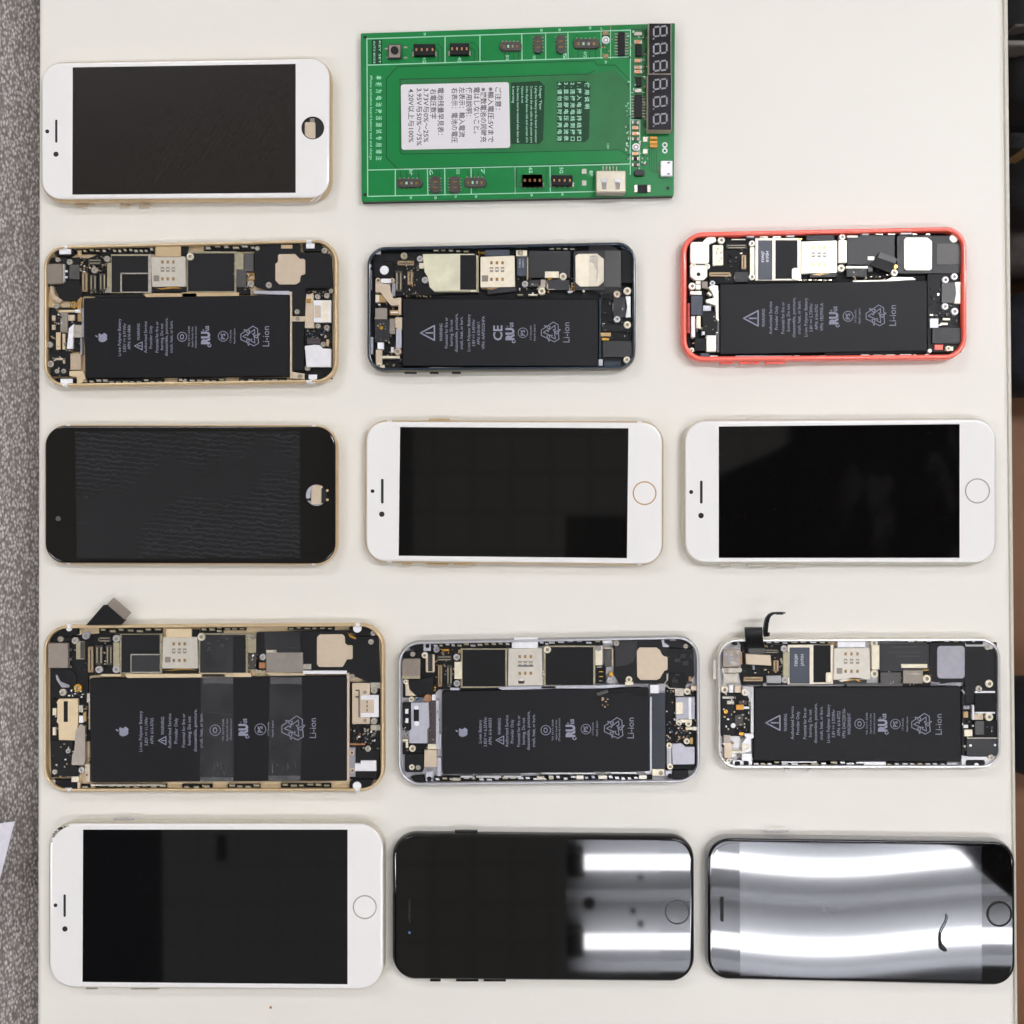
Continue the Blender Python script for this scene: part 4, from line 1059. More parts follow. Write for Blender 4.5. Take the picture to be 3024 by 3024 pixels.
springs(700,1060,175,212,4); PG('corner_frame', [(1620,150),(1700,160),(1770,230),(1790,290),(1770,280),(1720,215),(1640,180)], 'navy_rim', 5.8)
P = Print(5.73); crop(*CB1)
warn_triangle(P, 893, 1287, 200, 17)
lines(P, [('WARNING',1065,1165,1395),('p1',1133,1085,1485),('p2',1197,1115,1455),('p3',1262,1035,1535),('p4',1328,1075,1500),('Li-ion Polymer Battery',1425,1045,1525),
          ('3.8V == 5.45Whr',1487,1110,1460),('APN: 616-0611',1550,1145,1440),('VPN: AAP3532HPA',1613,1070,1500)], 40)
crop(*CB2); P.text('CE', 48, 1190, 1385, 118, 90, .02); ul_mark(P, 205, 1150, 1420, 95); disc_mark(P, 370, 1285, 62, 9); small2(P, (472,520), 1175, 1395, 24)
recycle(P, 737, 1278, 285, 10); P.text('Li-ion', 935, 1150, 1410, 86, 90)
P.build('battery_lettering', 'print', b)
P = Print(5.22); P.text('F3803', 330, 330, 440, 26); P.text('SOWY', 372, 330, 440, 26); P.build('chip_lettering', 'lilac', lb)

# ------------------------------------------------ C red, row 2 right
CC1 = (1990,650,4.2); CC2 = (2420,650,4.2)
T = house('opened phone', [(2013,684),(2857,666),(2857,1061),(2013,1068)], 64, 'coral', 'coral', 'dark_edge', zt=7.4, rim=2.1)
T['label'] = 'opened phone in a bright coral red plastic shell, right end of the second row'
n1 = lambda x, y, c=CC1: (c[0]+x/c[2], c[1]+y/c[2])
crop(*CC1)
PG('logic_board', [(180,230),(930,200),(1575,205),(1575,770),(560,790),(430,800),(430,600),(180,560)], 'dark_edge', 4.0)
R('rear_camera', 205,270,437,540,'blown',6.0,r=30)
PG('camera_bracket', [(350,272),(425,203),(515,208),(528,262),(440,300)], 'blown', 5.6, r=14)
cb = PG('camera_plate', [(205,560),(440,560),(415,600),(415,700),(370,742),(260,742),(205,700)], 'blown', 5.4, r=16); CY('plate_hole', 306,672,24,'hole_dark',5.45,5.3,parent=cb)
R('mottled_shield', 485,310,612,562,'cream',5.2,r=14); R('white_shield', 482,312,517,565,'blown',5.4)
bits('shield_marks', 520,330,605,545, 16, ['olive','slot_grey'], z=5.15, s=(8,18))
conn(650,302,904,354); conn(838,432,898,604,'conn_gold'); conn(440,646,702,698,'conn_gold')
R('board_chip', 752,645,925,768,'dark_chip',5.1)
R('shield_strip', 945,335,1000,670,'cream',5.2)
sh = R('chip_shield', 1010,222,1578,748,'sim_bright',4.8)
lb = R('label_chip', 1047,250,1222,738,'label_navy',5.1,4.8,parent=sh); R('chip', 1262,248,1534,726,'graphite',5.1,4.8,parent=sh)
R('shield_clip', 1466,592,1547,736,'blown',5.7,4.8,r=28,parent=sh)
bits('contact_cluster', 1525,215,1612,245, 6, ['gold_contact'], z=5.1, s=(12,20))
Rs([('metal_tab', 275,752,332,790,'blown',5.2),('metal_tab', 275,800,332,858,'blown',5.2),('olive_pad', 345,760,420,845,'slot_grey',5.2),('white_strip', 205,880,345,925,'blown',5.3),
    ('sensor_block', 213,935,356,1178,'label_navy',5.4),('flex_tab', 362,1060,462,1125,'alu_grey',5.2),('white_strip', 215,1190,264,1452,'steel_white',5.3),('white_strip', 280,1190,334,1342,'cream',5.3),
    ('speaker_cover', 356,1128,524,1430,'black',5.1),('white_block', 405,1430,525,1630,'blown',5.9),('headset_block', 258,1462,402,1622,'black',5.5),('side_strip', 530,1240,565,1640,'grey_chip',5.0),
    ('copper_bits', 330,1340,390,1372,'brown_pcb',5.0),('white_tab', 350,1380,385,1425,'white',5.2),('inner_wall', 168,1030,200,1400,'coral_dark',4.6)])
PG('silver_bracket', [(425,832),(470,805),(548,812),(556,960),(556,1240),(522,1230),(520,1060),(400,1022),(400,985),(500,962),(470,890)], 'blown', 5.5, r=8)
for x,y in ((432,905),(455,925)): CY('bright_dot', x,y,16,'blown',5.5)
scr_([(590,248,44,'blown'),(970,290,38,'blown'),(970,703,40,'blown'),(228,818,44,'blown'),(240,568,38,'blown'),(415,572,36,'blown'),(223,1612,34),(476,842,26,'blown'),(480,782,34,'lilac')])
b = battery([n1(572,792),n1(1338,742,CC2),n1(1335,1622,CC2),n1(570,1668)])
Rs([('side_rail', 640,165,1620,222,'dark_edge',4.0),('red_inner', 665,190,830,214,'coral_dark',4.6)])
for a in ((905,186,1000,214),(1395,176,1495,206)): R('spring_clip', *a, 'steel_white', 5.8)
for a in ((1065,198,1170,216),(1225,194,1328,216)): R('spring_clip', *a, 'steel', 5.4)
R('metal_lip', 715,232,890,246,'cream',4.9); R('sim_tray', 1645,182,1990,250,'dark_chip',5.6)
s = sim([n1(1582,265),n1(218,252,CC2),n1(218,652,CC2),n1(1580,662)], [731,752.5,781], [2401.5,2418.7,2435.6], 'blown')
crop(*CC2); PG('sim_connector', [(-120,655),(218,650),(222,705),(-120,712)], 'satin', 5.0); PG('contact_foil', [(-90,680),(0,650),(60,640),(130,668),(60,672),(0,690)], 'gold_dark', 5.2)
crop(*CC1)
for i in range(7): R('board_contact', 1545+i*62, 735, 1592+i*62, 752, 'olive' if i%2 else 'steel', 5.0)
R('side_rail', 560,1672,1900,1712,'dark_edge',4.0); R('side_clip', 770,1680,1460,1704,'lilac',5.4)
for a in ((1500,1678,1560,1706),(1630,1682,1735,1702),(1802,1678,1890,1708)): R('spring_clip', *a, 'steel_white', 5.5)
for a, c_ in ((575,735),(820,1060),(1140,1385)): R('side_key', a, 1745, c_, 1782, 'coral', 4.8, 2.4)
Rs([('corner_part', 450,1678,545,1710,'steel',5.2),('corner_part', 330,1650,440,1700,'label_navy',4.8)])
crop(*CC2)
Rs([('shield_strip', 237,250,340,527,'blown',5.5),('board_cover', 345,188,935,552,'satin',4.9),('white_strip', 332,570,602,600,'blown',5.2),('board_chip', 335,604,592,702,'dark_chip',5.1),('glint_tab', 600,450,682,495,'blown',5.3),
    ('shield_tab', 345,190,475,215,'blown',5.1),('side_rail', 480,140,1390,188,'dark_edge',4.0)])
R('flex_connector', 605,545,660,640,'conn_dark',5.3)
PG('flex_plug', [(755,395),(972,490),(880,655),(620,560),(700,465)], 'black', 6.3, r=6); PG('flex_plug_top', [(752,388),(972,478),(942,542),(718,462)], 'grey_chip', 6.5, 6.2, r=6)
CY('gold_dot', 945,575,26,'gold_contact',5.8)
PG('silver_bracket', [(415,748),(830,740),(900,706),(1160,708),(1202,740),(880,758),(420,768)], 'blown', 5.75, r=4)
R('speaker_module', 962,190,1402,662,'satin',5.2,r=24)
PG('speaker_plate', [(1050,240),(1075,215),(1340,215),(1396,262),(1396,600),(1372,622),(1075,622),(1050,598)], 'blown', 5.8, r=18)
Rs([('lower_plastic', 1400,192,1760,662,'dark_chip',5.1),('lower_plastic', 1340,662,1760,1640,'black',4.4),('film_patch', 1450,290,1756,552,'grey_chip',5.3),('port_block', 1515,772,1690,1030,'grey_chip',5.4),
    ('lilac_block', 1370,1220,1476,1336,'lilac',5.6),('contact_tab', 1530,1215,1622,1242,'cream',5.2),('contact_tab', 1500,1272,1592,1302,'cream',5.2),('vibration_motor', 1400,1332,1756,1532,'dark_chip',5.5),
    ('red_inner', 1430,1542,1532,1610,'coral',4.8),('corner_part', 1560,1570,1660,1620,'cream',5.0)])
PG('port_bracket', [(1680,768),(1756,765),(1750,1038),(1672,1035),(1696,900)], 'cream', 5.7, r=6)
CY('foam_dot', 1668,225,50,'blown',5.6); CY('foam_dot', 1370,1620,25,'blown',5.3)
scr_([(285,208,38,'blown'),(270,595,46,'cream'),(930,650,44,'cream'),(1565,740,42,'steel_white'),(1675,700,42,'steel_white'),(1560,1070,42,'steel_white'),(1680,1132,46,'steel_white'),(1600,1590,34,'cream')])
for a in ((525,158,615,184),(1010,148,1145,174)): R('spring_clip', *a, 'steel_white', 5.8)
for a in ((690,163,790,182),(848,163,945,182),(1150,165,1212,182),(1320,168,1372,184)): R('spring_clip', *a, 'steel', 5.5)
R('red_inner', 1180,140,1330,160,'coral_dark',5.2)
R('side_rail', 100,1655,1370,1700,'dark_edge',4.0)
for a in ((-95,1680,-20,1702),(15,1680,95,1704),(520,1664,618,1692),(1005,1662,1140,1690)): R('spring_clip', *a, 'steel_white', 5.5)
for a in ((670,1668,785,1688),(830,1665,945,1688),(1165,1662,1200,1680),(1310,1660,1360,1680)): R('spring_clip', *a, 'steel', 5.4)
PG('battery_flap', [(60,1600),(1330,1570),(1330,1640),(60,1680)], 'dark_edge', 5.0)
P = Print(5.73); crop(*CC1)
warn_triangle(P, 960, 1218, 200, 17)
lines(P, [('WARNING',1112,1100,1325),('a1',1200,1010,1415),('a2',1272,1065,1360),('p1',1353,1015,1410),('p2',1420,1040,1380),('p3',1488,960,1455),('p4',1553,1000,1415),('Li-ion Polymer Battery',1638,965,1445),
          ('3.8V == 5.73Whr',1703,1030,1385),('APN: 616-0762',1768,1045,1360),('VPN: 1B29905-A',1835,1030,1375)], 40)
crop(*CC2); ul_mark(P, 180, 1070, 1330, 95); disc_mark(P, 355, 1193, 62, 9); small2(P, (447,495), 1095, 1290, 24); recycle(P, 707, 1185, 285, 10); P.text('Li-ion', 910, 1055, 1310, 88, 90)
P.build('battery_lettering', 'print', b)
crop(*CC1); P = Print(5.13); P.text('F3WJ7', 1105, 385, 520, 34, 90, .01); P.text('01FSH', 1160, 385, 520, 34, 90, .01); P.build('chip_lettering', 'lilac', lb)

# ------------------------------------------------ D gold large, row 4 left
CD1 = (100,1740,3.116); CD2 = (600,1780,3.330)
T = house('largest opened phone, gold frame and clear tape strips across its battery', [(126,1847),(1136,1840),(1136,2339),(126,2340)], 72, 'gold', 'gold', 'beige_gold',
          bands=[(196,208),(1050,1062)])
n1 = lambda x, y, c=CD1: (c[0]+x/c[2], c[1]+y/c[2])
crop(*CD1)
PG('display_cable', [(480,330),(640,145),(682,140),(848,280),(800,332)], 'dark_edge', 5.4, 4.9)
PG('cable_stiffener', [(670,138),(735,75),(895,215),(836,282)], 'camera_steel', 5.7, 5.4)
PG('logic_board', [(340,430),(600,410),(800,412),(1180,412),(1190,785),(640,782),(500,800),(400,800)], 'dark_edge', 4.0)
R('camera_seat', 150,440,500,1010,'black',4.2)
cm = R('rear_camera', 128,495,316,726,'camera_steel',6.1,r=14,b=.3)
for y in (545,630,700): R('camera_contact', 322,y,350,y+26,'grey_chip',4.9,parent=cm)
R('connector_bracket', 388,480,466,646,'olive',5.2); R('bracket_window', 427,484,464,636,'conn_dark',5.25,5.1)
conn(497,530,546,766,'conn_gold'); conn(566,518,633,696); conn(664,516,720,700); conn(596,440,704,486)
R('shield_strip', 730,490,787,722,'olive',5.0)
sh = R('chip_shield', 790,412,1182,778,'olive',4.5); R('chip', 805,420,1155,766,'graphite',5.0,parent=sh); R('chip', 897,606,1152,762,'dark_chip',5.05,4.9,parent=sh)
for a in ((893,596,1170,607),(888,600,897,766),(893,760,1170,772)): R('chip_border', *a, 'steel', 5.15, 4.9, parent=sh)
s = sim([n1(1186,440),n1(1503,440),n1(1510,730),n1(1180,730)], [1740+503/3.116,1740+568/3.116,1740+655/3.116], [100+x/3.116 for x in (1287,1338,1388)])
R('data_label', 1205,622,1258,674,'slot_grey',5.54,5.4,b=.01,parent=s)
Rs([('sim_tray', 1215,362,1450,446,'beige_gold',5.9),('sim_connector', 1180,730,1510,770,'black',5.1),('sim_lever', 1456,375,1512,440,'dark_edge',5.0),('chassis_ledge', 620,782,802,804,'beige_gold',5.2)])
PG('contact_foil', [(1190,745),(1260,742),(1360,722),(1500,745),(1370,742),(1260,752)], 'gold_contact', 5.3)
PG('chassis_ledge', [(838,780),(1760,778),(1760,812),(858,818)], 'beige_gold', 5.3)
CY('earpiece_pad', 300,830,95,'black',4.7)
PG('antenna_wire', [(200,790),(215,790),(245,850),(330,885),(325,905),(255,905),(205,830)], 'alu_grey', 4.9)
Ps([('antenna_seat', [(175,425),(262,362),(402,360),(405,415),(330,435),(172,442)], 'dark_edge', 5.1, 10),('antenna_seat', [(175,1752),(402,1752),(396,1838),(262,1848),(185,1795)], 'dark_edge', 5.1, 10),
    ('flash_bracket', [(232,1008),(405,1008),(405,1240),(385,1392),(230,1388),(225,1240),(208,1220),(215,1190),(215,1060),(208,1040)], 'beige_gold', 5.6, 5),
    ('headset_block', [(150,1395),(362,1395),(352,1620),(425,1640),(402,1722),(160,1732)], 'black', 4.9, 8),
    ('volume_bracket', [(385,1300),(425,1240),(470,1262),(472,1590),(458,1620),(345,1620),(350,1530),(370,1490)], 'lever_grey', 5.8, 10)])
CY('antenna_clip', 322,360,28,'white',5.7); R('antenna_clip', 303,326,338,356,'white',6.4); R('antenna_clip', 283,1830,347,1858,'white',5.9)
Rs([('left_flex_board', 150,960,525,1400,'dark_edge',4.0),('bracket_slot', 273,1030,312,1222,'black',5.7),('contact_pad', 172,1096,206,1160,'cream',4.9),('contact_pad', 172,1272,200,1344,'cream',4.9),
    ('edge_clip', 487,958,520,1042,'steel',5.2),('edge_clip', 503,1040,522,1292,'olive',5.1),('white_tab', 415,1165,452,1230,'white',5.4),('metal_tab', 410,1068,452,1132,'steel',5.2),
    ('corner_bracket', 470,1610,516,1772,'beige_plate',5.0),('corner_bracket', 345,1725,412,1775,'cream',5.3),('corner_bracket', 400,1770,425,1850,'beige_plate',5.4),('copper_tab', 452,1130,480,1220,'gold_dark',5.0)])
b = battery([n1(512,822),n1(1415,722,CD2),n1(1415,1752,CD2),n1(518,1776)])
bits('tiny_components', 310,925,460,1000, 14, ['steel','conn_dark','white'], s=(8,20)); bits('tiny_components', 1155,430,1180,760, 10, ['steel','olive'], s=(6,16))
scr_([(243,460,26),(378,475,32),(477,428,36,'alu_grey'),(757,455,34,'silver'),(597,740,34,'silver'),(757,740,34,'silver'),(265,950,34),(402,910,38,'gold_contact'),(313,1490,22,'silver'),(190,1683,24),(437,1665,28,'silver'),(175,1775,24),(1540,440,36,'cream')])
springs(600,1180,358,405,7,'olive'); springs(1530,1740,355,405,3,'olive'); springs(430,1220,1795,1842,10,'olive'); springs(1365,1640,1795,1842,3,'olive')
R('side_clip', 520,1796,1190,1812,'steel',5.6)
crop(*CD2)
sh = R('chip_shield', -45,300,440,705,'olive',4.5); R('chip', -30,316,416,688,'graphite',5.0,parent=sh)
pl = PG('speaker_module', [(522,290),(1430,270),(1445,330),(1720,330),(1738,782),(1640,792),(1420,690),(990,668),(520,662)], 'black', 4.9, r=12)
Rs([('shield_tab', 440,300,520,492,'olive',5.1),('board_chip', 440,508,542,656,'conn_dark',4.9),('grey_cover', 620,490,980,686,'lever_grey',5.9),('cover_tab', 620,466,718,492,'cream',5.8),('cover_tab', 978,602,1062,656,'steel',5.6),
    ('copper_tab', 548,588,612,645,'copper',5.2),('chassis_ledge', 980,668,1412,702,'steel_white',5.5),('chassis_ledge', 1410,690,1438,1752,'beige_plate',5.4),('chassis_ledge', -15,690,470,732,'beige_gold',5.3),('bottom_flex', 1440,780,1740,1740,'dark_edge',3.8)])
PG('chassis_ledge', [(600,680),(1000,690),(1000,716),(655,718)], 'beige_gold', 5.3)
PG('speaker_plate', [(1118,340),(1145,310),(1370,310),(1392,335),(1395,400),(1420,418),(1470,418),(1470,555),(1412,558),(1390,600),(1370,632),(1140,632),(1118,605)], 'beige_plate', 5.5, r=14)
lt = R('charging_port', 1465,790,1640,1192,'beige_plate',5.3,r=6); R('port_shell', 1548,910,1725,1126,'steel_white',5.7,parent=lt); R('port_label', 1550,952,1680,1084,'beige_plate',5.8,5.6,parent=lt)
for a in ((1497,856,1536,866),(1497,922,1536,932),(1528,866,1536,1126),(1605,962,1618,990),(1605,1003,1618,1030),(1605,1045,1618,1070)): R('port_mark', *a, 'conn_dark', 5.85, 5.2, parent=lt)
Rs([('bracket_tab', 1645,785,1745,842,'steel',5.2),('bracket_tab', 1645,1202,1745,1256,'steel',5.2),('motor_bracket', 1438,1422,1497,1712,'alu_grey',5.3),('motor_body', 1495,1655,1705,1728,'black',5.1),('motor_body', 1442,1440,1732,1560,'black',4.6),
    ('copper_film', 1442,1385,1590,1400,'copper',4.8)])
PG('vibration_motor', [(1492,1582),(1548,1582),(1548,1553),(1702,1553),(1702,1656),(1492,1656)], 'steel_white', 5.8)
bits('tiny_components', 1445,1200,1640,1400, 60, ['black','steel','conn_dark','brown_pcb','blue_bit','copper','dark_edge','dark_edge'], z=4.2, s=(8,22))
bits('tiny_components', 415,320,440,680, 16, ['steel','olive'], s=(6,20))
Ps([('antenna_seat', [(1435,238),(1530,228),(1640,258),(1705,325),(1510,322),(1440,290)], 'dark_edge', 5.1, 10),('antenna_seat', [(1438,1762),(1500,1735),(1675,1738),(1645,1810),(1560,1836),(1440,1826)], 'dark_edge', 5.1, 10)])
CY('antenna_clip', 1515,252,42,'white',5.8); R('antenna_clip', 1495,200,1535,236,'white',6.4); CY('antenna_clip', 1512,1803,42,'white',5.8); R('antenna_clip', 1492,1820,1532,1846,'white',6.3)
PG('gold_spring', [(1420,290),(1450,320),(1508,345),(1500,362),(1440,340)], 'gold_contact', 5.4)
scr_([(487,335,28,'slot_grey'),(585,535,32,'silver'),(1670,300,26),(1650,385,28),(1463,728,28),(1620,1437,30),(1463,1475,26,'beige_plate'),(1467,1650,26,'beige_plate'),(1680,865,32),(1680,1165,32),(1590,880,18),(1590,1158,18),(1720,818,18),(1720,1226,18)])
springs(50,420,238,272,5,'olive'); springs(830,1290,236,268,6,'olive'); springs(-30,80,1790,1830,1,'olive'); springs(240,560,1785,1830,4,'olive'); springs(765,1255,1778,1822,6,'olive')
t1 = PG('adhesive_tape', [(-15,300),(295,300),(300,1758),(-35,1758)], 'tape', 5.98, 5.94, b=.01); t2 = PG('adhesive_tape', [(600,285),(945,285),(975,690),(960,1758),(640,1758),(655,735),(610,680)], 'tape', 6.04, 6.00, b=.01)
for (x0,x1,y0,y1,t) in ((0,295,738,795,t1),(660,968,735,800,t2),(640,955,1700,1752,t2),(-30,298,1715,1754,t1)):
    PG('tape_end', [(x0,y0),(x1,y0+2),(x1-2,y1+4),((x0+x1)/2,y1-4),(x0+2,y1)], 'tape_fold', 5.90, 5.72, b=.01, parent=t)
rs = random.Random(9); P = Print(6.06)
for (xa,xb,ya,yb,n_) in ((90,280,1570,1710,9),(670,940,1590,1700,10),(30,280,340,500,7),(640,950,430,480,8)):
    for i in range(n_):
        x = rs.uniform(xa,xb); y = rs.uniform(ya,yb); l = rs.uniform(12,45); w = rs.uniform(3,9)
        if yb < 600: l, w = w, l
        P.tri([(x,y-l),(x+w,y-l*.2),(x+w*1.4,y+l*.8),(x-w*.3,y+l)])
P.stroke([(50,1075),(280,1098)], 3.5)
P.build('tape_creases', 'tape_fold', t2)
P = Print(5.73); crop(*CD1); fruit_logo(P, 818, 1308, 108)
lines(P, [('Li-ion Polymer Battery',983,1120,1495),('3.82V == 11.1Whr',1035,1175,1440),('APN: 616-0765',1087,1185,1425),('WARNING',1185,1175,1340),('a1',1250,1145,1465),('a2',1308,1185,1420),
          ('p1',1378,1145,1455),('p2',1430,1170,1435),('p3',1485,1105,1495),('p4',1540,1140,1460)], 30)
warn_triangle(P, 1182, 1393, 78, 8); disc_mark(P, 1668, 1297, 48, 7, 'O')
crop(*CD2); small3(P, (197,235,272), 1130, 1370, 18); ul_mark(P, 397, 1140, 1335, 78); disc_mark(P, 562, 1245, 54, 8); small2(P, (642,682), 1155, 1325, 18); recycle(P, 892, 1235, 262, 9); P.text('Li-ion', 1080, 1135, 1330, 66, 90)
P.build('battery_lettering', 'print', b)

# ------------------------------------------------ E grey, row 4 middle
CE1 = (1150,1840,3.863); CE2 = (1600,1840,3.864)
T = house('opened phone', [(1174,1894),(2067,1877),(2070,2313),(1174,2323)], 66, 'alu_rim', 'alu_side', 'alu_rim')
T['label'] = 'opened phone with dull grey frame and loose battery plug, middle of the fourth row'
n1 = lambda x, y, c=CE1: (c[0]+x/c[2], c[1]+y/c[2])
crop(*CE1)
PG('logic_board', [(155,330),(520,290),(820,280),(1345,270),(1360,745),(820,750),(560,760),(480,850),(155,850)], 'dark_edge', 4.0)
cm = PG('rear_camera', [(165,405),(340,405),(354,420),(352,632),(140,636),(138,440)], 'camera_steel', 6.1, r=8, b=.3); PG('camera_rim', [(138,600),(352,600),(352,634),(140,638)], 'olive', 6.15, 6.0, parent=cm)
for y in (460,540): R('camera_contact', 358,y,380,y+50,'black',5.0,parent=cm)
R('connector_bracket', 414,358,516,562,'beige_plate',5.2,r=14); R('bracket_window', 440,350,492,550,'dark_chip',5.25,5.1,r=6)
Ps([('camera_housing', [(235,650),(355,640),(505,600),(505,830),(320,830),(230,740)], 'black', 4.8, 20),
    ('bracket', [(180,690),(220,690),(230,760),(308,832),(185,832)], 'beige_plate', 5.2),
    ('antenna_seat', [(215,262),(300,225),(390,228),(480,240),(480,300),(390,322),(240,300)], 'dark_edge', 5.0, 8),
    ('antenna_seat', [(240,1755),(300,1745),(395,1740),(412,1830),(300,1826)], 'dark_edge', 5.0, 8),
    ('flash_bracket', [(245,910),(447,905),(457,1190),(430,1215),(436,1372),(230,1372),(222,1230),(250,1210)], 'lilac', 5.7, 4)])
CY('bracket_dot', 310,965,26,'white',5.74,5.6); CY('bracket_dot', 312,1148,28,'white',5.74,5.6); R('bracket_slot', 275,985,338,1120,'black',5.8)
Rs([('chassis_tab', 388,240,472,318,'lilac',5.3),('left_flex_board', 150,912,242,1225,'black',4.8),('brown_flex', 448,880,532,1380,'brown_pcb',4.5),('chassis_ledge', 530,880,567,1442,'lilac',5.0),('chassis_ledge', 567,1260,592,1442,'lilac',5.0),
    ('contact_pad', 180,980,216,1035,'white',5.1),('contact_pad', 184,1086,216,1140,'white',5.1),('cream_tab', 438,1380,537,1440,'cream',5.3),('volume_bracket', 398,1447,541,1642,'beige_plate',5.8),
    ('chassis_ledge', 540,1535,592,1745,'lilac',4.9),('chassis_tab', 415,1690,492,1805,'lilac',5.3),('flex_board', 150,1372,545,1500,'dark_edge',4.3),('gold_bit', 600,296,680,322,'gold_contact',5.0),
    ('gold_bit', 785,306,812,345,'gold_dark',5.0),('shield_strip', 742,445,828,637,'cream',5.1),('white_tab', 485,818,528,882,'steel_white',5.4)])
CY('chassis_hole', 435,262,24,'dark_edge',5.35,5.2); CY('chassis_hole', 455,1778,28,'dark_edge',5.35,5.2)
R('headset_block', 175,1490,390,1702,'black',5.2,r=30)
PG('contact_spring', [(150,1325),(215,1325),(215,1425),(185,1425),(185,1350),(150,1350)], 'cream', 5.2)
conn(543,374,712,430); conn(553,480,601,726,'conn_gold'); conn(654,484,716,710)
sh = R('chip_shield', 812,290,1345,742,'olive',4.5); R('chip', 835,305,1322,722,'dark_edge',5.0,parent=sh)
s = sim([n1(1358,292),n1(1740,285),n1(1752,712),n1(1350,718)], [1840+382/3.864,1840+465/3.864,1840+573/3.864], [1150+x/3.863 for x in (1487,1549,1613)])
R('slot_frame', 1463,430,1642,442,'lever_grey',5.6,5.4,parent=s); R('slot_frame', 1463,482,1642,498,'label_navy',5.6,5.4,parent=s); R('latch', 1470,645,1540,692,'brown_pcb',5.55,5.4,r=12,parent=s); R('latch', 1478,642,1530,660,'blown',5.7,5.4,parent=s)
R('sim_tray', 1398,205,1692,287,'white',6.0); R('sim_tray', 1425,170,1690,206,'white',6.2)
PG('contact_foil', [(810,745),(1245,738),(1262,756),(815,760)], 'dark_edge', 4.9)
PG('chassis_ledge', [(1230,735),(1345,722),(1900,716),(1900,748),(1290,768)], 'lilac', 5.2); R('chassis_tab', 690,740,800,768,'lilac',5.1)
b = battery([n1(600,775),n1(1222,738,CE2),n1(1236,1692,CE2),n1(603,1725)])
bits('tiny_components', 500,720,535,840, 6, ['gold_contact','cream'], z=5.0, s=(10,24)); bits('tiny_components', 560,290,830,380, 12, ['gold_dark','conn_dark','steel'], s=(8,20)); bits('tiny_components', 1745,400,1775,700, 12, ['olive','cream'], s=(8,20))
bits('tiny_components', 290,840,400,890, 8, ['blue_bit','dark_edge','steel'], s=(10,20))
scr_([(265,357,30,'steel'),(402,367,36,'cream'),(535,303,36,'alu_grey'),(765,390,38,'silver'),(770,690,38,'silver'),(187,670,30,'cream'),(250,872,32,'cream'),(438,857,44,'copper'),(262,1433,38,'cream'),(255,1645,32,'cream'),(328,1650,30),(1802,303,42,'cream'),(490,1600,28,'beige_plate')])
springs(490,830,220,285,5,'lilac'); springs(830,1390,218,285,7,'silver'); springs(1700,1890,200,265,3,'lilac')
springs(510,830,1745,1805,4,'silver'); springs(830,1890,1750,1815,12,'silver')
for a in ((810,1742,955,1766),(990,1742,1275,1766),(1300,1742,1500,1766)): R('side_clip', *a, 'silver', 5.7)
for a in ((715,1768,800,1800),(1680,1750,1765,1790)): R('side_clip', *a, 'steel', 5.7)
crop(*CE2)
sh = R('chip_shield', 18,258,612,722,'olive',4.5); R('chip', 45,275,588,706,'dark_edge',5.0,parent=sh)
Rs([('shield_strip', 612,262,692,482,'cream',5.1),('bracket_window', 716,296,796,496,'grey_chip',5.3),('board_plastic', 615,486,732,690,'dark_edge',4.7),('contact_bit', 650,550,702,562,'gold_contact',4.9),('contact_bit', 650,606,700,618,'gold_contact',4.9),
    ('contact_bit', 650,655,690,664,'steel',4.9),('contact_bit', 625,497,690,508,'steel',4.9)])
for a in ((705,280,816,294),(800,280,816,500)): R('bracket_edge', *a, 'beige_plate', 5.35, 4.8)
CY('gold_dot', 790,585,28,'gold_contact',5.2)
Ps([('speaker_module', [(820,200),(1362,190),(1440,285),(1730,298),(1742,600),(1620,742),(1400,692),(1040,692),(880,690),(828,600)], 'black', 5.0, 16),
    ('speaker_edge', [(830,205),(1090,205),(1085,330),(1050,440),(960,490),(840,500)], 'satin', 5.15, 6)])
PG('speaker_plate', [(1085,320),(1115,280),(1310,280),(1350,310),(1372,360),(1400,382),(1436,385),(1436,534),(1400,545),(1372,590),(1350,632),(1310,650),(1125,650),(1088,610)], 'beige_plate', 5.6, r=16)
Ps([('battery_plug', [(620,797),(752,762),(760,792),(640,836)], 'grey_chip', 6.4),('battery_plug', [(660,880),(710,842),(745,860),(775,920),(760,965),(700,972)], 'black', 6.2),
    ('plug_cable', [(760,760),(1100,735),(1215,745),(1225,830),(1100,840),(1000,790),(765,805)], 'dark_edge', 5.9, 6),
    ('chassis_ledge', [(600,712),(860,700),(960,705),(940,728),(700,748),(-10,748),(-10,716)], 'lilac', 5.2)])
bits('plug_contacts', 680,850,765,970, 14, ['gold_dark','steel','gold_contact'], z=6.4, z0=6.1, s=(8,22))
Rs([('chassis_ledge', 1232,840,1258,1692,'lilac',5.2),('cover_bar', 1258,806,1412,1662,'navy_bar',5.6),('ledge_bracket', 1237,706,1336,802,'steel_white',5.7),('bottom_flex', 1412,740,1760,1680,'dark_edge',3.8),
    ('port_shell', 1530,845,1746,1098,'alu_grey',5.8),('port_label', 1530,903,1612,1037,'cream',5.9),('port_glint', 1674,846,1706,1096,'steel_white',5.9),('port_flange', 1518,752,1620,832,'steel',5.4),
    ('port_flange', 1530,1100,1712,1136,'cream',5.5),('port_flange', 1700,718,1775,770,'steel_warm',5.2),('port_flange', 1718,1180,1782,1226,'steel',5.3),('port_flange', 1645,1190,1716,1220,'cream',5.3),
    ('gold_bit', 1690,1310,1724,1382,'gold_dark',5.2),('gold_bit', 1676,610,1706,690,'gold_dark',5.2),('motor_bracket', 1425,1425,1482,1625,'alu_side',5.4),('inner_block', 1450,570,1640,745,'dark_edge',5.2),
    ('corner_plate', 1262,1666,1398,1742,'cream',5.3),('chassis_tab', 1412,1684,1482,1742,'lilac',5.3)])
